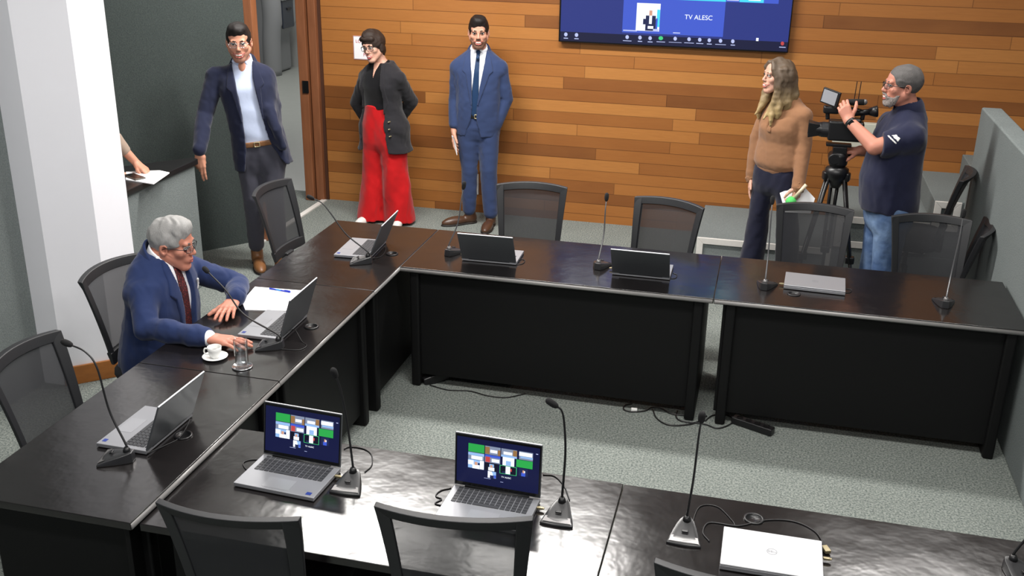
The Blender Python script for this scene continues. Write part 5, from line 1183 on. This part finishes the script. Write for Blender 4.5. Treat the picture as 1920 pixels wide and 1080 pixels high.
# ---- camera operator
def operator():
    Y0 = 6.92; tf = Fr((.835, Y0, .91), (-.97, -.24, 0), (.01, 0, 1))
    neck = tf.p(0, -.03, .575); hf = Fr(yp(1691, 162, Y0-.02), (-.97, -.22, -.05), (.02, 0, 1), 1.05)
    BIG = [(-.14, .180, .150, .0), (0, .195, .165, .012), (.14, .190, .168, .025), (.28, .190, .150, .015), (.42, .195, .135, 0), (.50, .178, .112, -.012), (.555, .12, .088, -.025), (.60, .075, .072, -.03)]
    J = dict(sl=tf.p(-.185, -.0, .455), sr=tf.p(.185, .0, .455), el=yp(1640, 276, Y0-.20), wl=yp(1592, 227, Y0-.06), er=yp(1655, 285, Y0+.2), wr=yp(1613, 282, Y0+.14), kl=V(.86, Y0-.09, .48), kr=V(.80, Y0+.11, .48), al=V(.88, Y0-.10, .09), ar=V(.80, Y0+.12, .09))
    J['cl'] = J['sl']*.30+J['el']*.70; J['cr'] = J['sr']*.3+J['er']*.7
    J.update(hips(tf, .095, -.03))
    S = bodysdf(tf, BIG, J, hf, neck, nr=.066, armr=(.056, .050, .033), cheeks=1.12, jaw=1.08, nose=1.1)
    hand(S, J['wl'], (-.45, .28, .85), (-.05, -.95, .1), False, (.75, .8, .85, .9), .5, 1.0)
    hand(S, J['wr'], (-.95, .0, -.1), (0, -.2, .95), True, (.9, 1, 1, 1), .6, 1.0)
    b = person('bearded man in a navy polo shirt and jeans operating the video camera')(S, .005, 'skin_ruddy')
    S = Sdf(); S.tor(tf, torso_secs(BIG, .016), .03, 2.3); shoulders(S, tf, (J['sl'], J['sr']), .065, .082, .52); S.half(tf, (0, 0, -.055), (0, 0, -1), 'i', .01)
    for q in 'lr':
        A = Sdf().chain([J['s'+q], J['c'+q]], (.082, .078), .02); d = unit(J['c'+q]-J['s'+q]); A.half(Fr(J['c'+q], d, (0, 0, 1)), (0, .02, 0), (0, 1, 0), 'i'); S.ops.append(('u', (lambda P, A=A: A.ev(P)), (J['s'+q]+J['c'+q])/2, .25, .03))
    S.noise(.004, 32, 41, (1, 1, .5)).noise(.0015, 85, 42, (1, 1, .5)); p = mesh('polo_shirt', S, .0075, 'polo', b)
    c = Sdf(); u = tf.d(0, .22, 1); c.cone(neck-u*.05, neck+u*.022, .108, .094, .01); c.cone(neck-u*.1, neck+u*.08, .074, .072, 0, 's'); fr = Fr(neck, tf.d(0, 1, 0), u); c.sub(Sdf().box(fr, (0, .09, .0), (.012, .06, .08), .004)); mesh('collar', c, .005, 'polo', p)
    # emblem on the sleeve and chest
    mid = J['sl']*.60+J['cl']*.40; dn_ = unit(J['cl']-J['sl'])
    L = Sdf(); L.chain([J['s'+'l'], J['cl']], (.084, .080), .02); ef = Fr(mid, (-.15, -1, .1), -dn_+V(.0, 0, .0)); L.box(ef, (0, .08, 0), (.050, .03, .014), .004, op='i'); L.half(ef, (0, .02, 0), (0, -1, 0), 'i')
    em = Sdf(); d1 = unit(V(.75, -.05, -.62)); o_ = yp(1668, 246, J['sl'][1]-.085)
    for k_ in range(7): em.box(Fr(o_+d1*(.013*k_)+V(0, 0, 0), (0, -1, 0), (.45, 0, .8)), (0, 0, .0), (.0048, .022, .012-.003*(k_ % 2)), .001)
    for k_ in range(5): em.box(Fr(o_+d1*(.016*k_+.012)+V(-.014, 0, -.022), (0, -1, 0), (.45, 0, .8)), (0, 0, .0), (.006, .022, .004), .001)
    sk = Sdf(S); sk.off(.0022); em2 = Sdf(em); em2.sub(sk, 'i', 0); mesh('sleeve_emblem', em2, .0022, 'white_plastic', p)
    ch_ = Sdf().box(Fr(yp(1652, 240, Y0-.14), (-.7, -.7, 0), (0, 0, 1)), (0, 0, 0), (.014, .05, .026), .008); sk2 = Sdf(S); sk2.off(.0022); ch_.sub(sk2, 'i', 0)
    try: mesh('chest_emblem', ch_, .003, 'white_plastic', p)
    except RuntimeError: pass
    trousers(b, 'denim', tf, [(-.2, .165, .135, -.005), (-.05, .182, .150, .0), (.03, .178, .15, .005)], J, (.112, .084, .075), .0, seed=44)
    shoe(b, J['al'], (-1, -.1), 'black_leather', 1.0); shoe(b, J['ar'], (-1, .0), 'black_leather', 1.0)
    shorthair(hf, b, 'hair_salt', .010, 0, .016, seed=9, recede=.022, amp=.0015)
    B = Sdf(); head(B, hf, neck, cheeks=1.12, jaw=1.08, nose=1.1); B.off(.0045); B.ell(hf, (0, .0, .03), (.2, .2, .080), .004, 's'); B.ell(hf, (0, .115, -.064), (.024, .045, .0115), .003, 's'); [B.ell(hf, (x_*.046, .075, -.034), (.026, .05, .026), .008, 's') for x_ in (-1, 1)]; B.half(hf, (0, 0, -.13), (0, .1, -1), 'i').half(hf, (0, .014, 0), (0, -1, -.25), 'i'); B.ell(hf, (0, .11, .0), (.05, .07, .038), .004, 's'); B.noise(.0015, 260, 4); mesh('beard', B, .004, 'beard_grey', b, main=True)
    face(hf, b, 'hair_salt', 'lip', .9, squint=.8); glasses(hf, b, .026, .016, 'black', .0019)
    watch(b, J['wl']+(J['el']-J['wl'])*.06, J['el'], .036)
    w_ = b.children[-1]; fc = J['wl']+(J['el']-J['wl'])*.06+V(0, -.036, .006); obj('watch_face', MB().box(tuple(fc), (.034, .012, .036), ry=.7), 'black', w_, bevel=.004)
    return J
OPJ = operator()
# ---- seated man
def seated():
    tf = Fr((-2.885, 4.26, .58), (1, .02, 0), (.16, .0, 1))
    hf = Fr(V(-2.762, 4.285, 1.108), (.98, .13, -.13), (.14, -.02, 1), 1.03)
    R_ = [(-.10, .19, .14, 0), (0, .20, .145, .005), (.12, .19, .14, .012), (.24, .190, .128, .01), (.33, .195, .122, 0), (.40, .175, .105, -.012), (.455, .12, .082, -.02), (.49, .072, .068, -.022)]
    neck = tf.p(0, -.01, .475)
    J = dict(sr=tf.p(.185, .0, .345), sl=tf.p(-.185, .01, .355), er=yp(277, 616, 3.965), wr=V(-2.405, 3.945, .792), cr=V(-2.43, 3.948, .797), el=yp(445, 533, 4.62), wl=V(-2.515, 4.385, .798), cl=V(-2.513, 4.405, .806), kr=V(-2.42, 4.16, .53), kl=V(-2.42, 4.40, .53), ar=V(-2.46, 4.15, .10), al=V(-2.46, 4.42, .10))
    J.update(hips(tf, .10, -.03)); J['neck'] = neck
    S = bodysdf(tf, R_, J, hf, neck, nr=.058, armr=(.050, .042, .029), cheeks=.98, jaw=.95)
    hand(S, J['wr'], (1, .05, -.045), (.02, 0, 1), True, (.12, .14, .18, .2), .1, 1.08, .12)
    hand(S, J['wl'], (.22, -1, -.045), (.0, -.05, 1), False, (.14, .16, .18, .2), .1, 1.06, .10)
    b = person('seated man with grey hair in a blue suit and dark red tie')(S, .0042, 'skin_ruddy')
    sl = [(-.07, .54), (.07, .54), (.062, .40), (.052, .28), (.045, .12), (.05, .0), (-.05, .0), (-.045, .12), (-.055, .28), (-.062, .40)]
    lap = ([(.068, .50), (.10, .45), (.128, .34), (.098, .31), (.058, .08), (.03, .08), (.05, .36)], [(-.068, .50), (-.10, .45), (-.128, .34), (-.098, .31), (-.058, .08), (-.03, .08), (-.05, .36)])
    rows = grown(R_, 1.05, 1.05); rows[0] = (-.13, .205, .145, -.0)
    j = jacket(b, 'royal', tf, rows, J, sl, -.125, (.070, .060, .048), .014, lap=lap, seed=51, zt=.42, h=.0065, wr=.004)
    pin = Sdf().chain([tf.p(-.100, .142, .352), tf.p(-.108, .140, .325), tf.p(-.104, .142, .30)], [.006, .006, .005], .003); mesh('lapel_pin', pin, .003, 'white_plastic', j)
    s = shirt(b, 'shirt_white', tf, R_, J, .0, neck, nr=.061, ch=.036, cf=tf.d(0, .16, 1), zt=.42, grow=.0)
    for q in 'lr':
        w = J['w'+q]; d = unit(J['c'+q]-w); c = Sdf().cone(w+d*.006, w+d*.05, .038, .041, 0); mesh('cuff', c, .005, 'shirt_white' if q == 'r' else 'royal', s)
    tie(b, 'tie_maroon', tf, R_, neck, tf.d(0, .1, 1), .50, .042, nr=.063, grow=.003)
    trousers(b, 'black_trouser', tf, [(-.10, .185, .14, 0), (.0, .19, .145, .005), (.05, .185, .14, .01)], J, (.10, .082, .062), .04, seed=55)
    shoe(b, J['ar'], (1, 0), 'black_leather'); shoe(b, J['al'], (1, .1), 'black_leather')
    shorthair(hf, b, 'hair_grey', .009, .018, .016, seed=15, amp=.0022, h=.0035)
    pass
    face(hf, b, 'hair_salt', 'lip', .1, teeth=False); glasses(hf, b, .026, .015, 'black', .0016)
    w = J['wl']; d = unit(J['el']-w); watch(b, w+d*.012, J['el'], .036)
seated()
# ---- person half hidden by the column, at the booth
def booth_person():
    tf = Fr((-4.55, 5.62, .62), (.80, .25, 0), (.1, .0, 1)); secs = FEM
    hf = Fr(V(-4.46, 5.66, 1.28), (.9, .2, -.1), (0, 0, 1), .97); neck = tf.p(0, -.01, .52)
    J = dict(sl=tf.p(-.16, 0, .43), sr=tf.p(.16, 0, .43), el=at_y(214, 262, 5.93), er=V(-4.38, 5.36, .98), wl=at_y(256, 306, 5.99), wr=V(-4.17, 5.79, .985), hl=tf.p(-.09, 0, 0), hr=tf.p(.09, 0, 0), kl=V(-4.18, 5.88, .56), kr=V(-4.12, 5.72, .56), al=V(-4.2, 5.9, .08), ar=V(-4.15, 5.7, .08))
    J = {k: np.array(v, float) for k, v in J.items()}
    S = bodysdf(tf, secs, J, hf, neck, nr=.05, armr=(.044, .037, .026))
    hand(S, J['wl'], (.80, -.20, -.42), (.3, .1, 1), False, (.25, .3, .35, .4), .2, .95, .05, .4); hand(S, J['wr'], (.7, .55, -.15), (-.1, -.2, 1), True, (.5, .6, .6, .6), .4, .95)
    b = person('person at the booth counter, only sleeve and hands showing past the column')(S, .0055, 'skin_tan')
    J['cl'] = J['el']*.55+J['wl']*.45; J['cr'] = J['er']*.6+J['wr']*.4
    M['taupe'] = cloth('taupe_cardigan', (150, 132, 118), .9, 500, .1)
    jacket(b, 'taupe', tf, secs, J, [(-.08, .6), (.08, .6), (.07, -.2), (-.07, -.2)], -.1, (.064, .055, .042), .012, seed=61, zt=.45)
    shirt(b, 'dotted_blouse', tf, secs, J, -.1, neck, collar=False, zt=.45, grow=.004)
    trousers(b, 'charcoal', tf, [(-.12, .175, .12, -.01), (.06, .16, .11, 0)], J, (.09, .07, .055), .05)
    shoe(b, J['al'], (.7, .3), 'black_leather', .88); shoe(b, J['ar'], (.7, .2), 'black_leather', .88)
    shorthair(hf, b, 'hair_dark', .012, .02); face(hf, b, 'hair_dark', 'lip', 0, teeth=False)
booth_person()
# ================================================================= video camera on its tripod
def camera_rig():
    Yc = 7.02; top = yp(1576, 268, Yc); c0 = Vector(top)
    t = thing('tripod', 'black camera tripod standing between the two people at the right', 'tripod', (c0.x, Yc, 0))
    b = Vector((c0.x, Yc, 0)); z1 = c0.z
    hub = z1-.20
    for k in range(3):
        a = (PI+.25, -.25, PI/2)[k]; d = Vector((math.cos(a), math.sin(a), 0)); n = Vector((-d.y, d.x, 0)); top_ = d*.055+Vector((0, 0, hub-.03)); foot = d*.24+Vector((0, 0, .02))
        l = MB()
        for s in (-1, 1): l.tube([top_+n*(.022*s), top_.lerp(foot, .58)+n*(.016*s)], .012, 10)
        l.tube([top_.lerp(foot, .42), foot], .012, 10)
        lg = obj('leg', l, 'black', t, smooth=True); obj('clamp', MB().box(tuple(top_.lerp(foot, .56)), (.06, .05, .05)), 'black', lg, bevel=.008); obj('foot', MB().ball(tuple(foot), (.022, .022, .02), 12), 'black', lg, smooth=True)
        obj('shoulder_joint', MB().box(tuple(top_+Vector((0, 0, .01))), (.07, .06, .06), rz=a), 'black', lg, bevel=.012)
    obj('bowl', MB().lathe([(.03, hub-.10), (.07, hub-.03), (.078, hub+.0), (.075, hub+.03), (.04, hub+.05)], n=24), 'black', t, smooth=True)
    obj('fluid_head', MB().lathe([(.045, hub+.04), (.06, hub+.06), (.06, hub+.12), (.045, hub+.14)], n=20).box((0, 0, hub+.155), (.09, .07, .05)).tube([(-.03, -.06, hub+.10), (-.03, .06, hub+.10)], .038, 16), 'black', t, bevel=.006)
    obj('plate', MB().box((-.01, 0, z1-.012), (.16, .06, .02)), 'black', t, bevel=.004)
    obj('pan_handle', MB().tube(bez([(.03, .05, hub+.10), (.14, .1, hub+.12), (.26, .12, hub+.11)], 6), .010, 10).tube([(.2, .115, hub+.115), (.29, .12, hub+.105)], .016, 10), 'black', t, smooth=True)
    v = thing('video_camera', 'black professional video camera with fold out screen on the tripod', 'video camera', (c0.x, Yc, z1))
    X = Matrix.Rotation(PI/2, 4, 'Y')
    obj('body', MB().box((.02, 0, .085), (.22, .11, .13)).box((.06, 0, .155), (.10, .09, .03)), 'black', v, bevel=.014, seg=3)
    obj('lens', MB().lathe([(.045, -.10), (.048, -.14), (.045, -.145), (.045, -.185), (.042, -.20)], (0, 0, .082), 28, Matrix.Rotation(PI/2, 4, 'Y')), 'black', v, smooth=True)
    hd = MB(); r0 = [(-.036, -.028), (.036, -.028), (.036, .028), (-.036, .028)]
    hd.loft([[Vector((-.145, y*1.1, .082+z*1.3)) for y, z in r0], [Vector((-.215, y*1.55, .082+z*1.75)) for y, z in r0], [Vector((-.212, y*1.40, .082+z*1.6)) for y, z in r0], [Vector((-.160, y*1.0, .082+z*1.1)) for y, z in r0]])
    obj('lens_hood', hd, 'black', v, bevel=.003)
    obj('front_glass', MB().lathe([(.0, 0), (.034, .0)], (-.162, 0, .082), 24, X, cap=False), 'bezel', v)
    obj('zoom_ring', MB().lathe([(.050, -.03), (.050, .03)], (-.10, 0, .082), 28, X), 'chair_frame', v, smooth=False)
    obj('handle', MB().tube(bez([(-.10, 0, .15), (-.10, 0, .205), (-.04, 0, .225), (.10, 0, .215), (.115, 0, .16)], 6), .014, 10), 'black', v, smooth=True)
    obj('handle_unit', MB().box((-.085, -.0, .215), (.10, .06, .05)), 'black', v, bevel=.012)
    m = MB(); mt = Matrix.Translation((-.10, -.04, .30)) @ Matrix.Rotation(-.55, 4, 'Z') @ Matrix.Rotation(.18, 4, 'Y')
    lcd = obj('fold_out_screen', MB().box((0, 0, 0), (.125, .018, .10), mt), 'black', v, bevel=.004)
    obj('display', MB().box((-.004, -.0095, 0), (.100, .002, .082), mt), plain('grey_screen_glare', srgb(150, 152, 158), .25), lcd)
    obj('screen_arm', MB().tube([(-.07, -.01, .235), (-.065, -.03, .28)], .009, 8), 'black', v)
    obj('viewfinder', MB().tube([(.06, 0, .20), (.15, -.005, .215)], .020, 14).lathe([(.022, 0), (.034, .03), (.038, .05), (.030, .055)], (.15, -.005, .215), 20, Matrix.Rotation(PI/2-.15, 4, 'Y')), 'black', v, smooth=True)
    mi = obj('shotgun_microphone', MB().tube([(.0, -.02, .272), (.11, -.02, .278)], .020, 14), 'foam', v, smooth=True); obj('tip', MB().ball((.112, -.02, .279), .0195, 14), 'mic_plate', mi, smooth=True)
    ant = MB()
    obj('antenna', MB().tube([(.05, .03, .24), (.055, .03, .40)], .003, 6), 'black', v); obj('antenna', MB().tube([(.075, .03, .24), (.08, .03, .40)], .003, 6), 'black', v)
camera_rig()
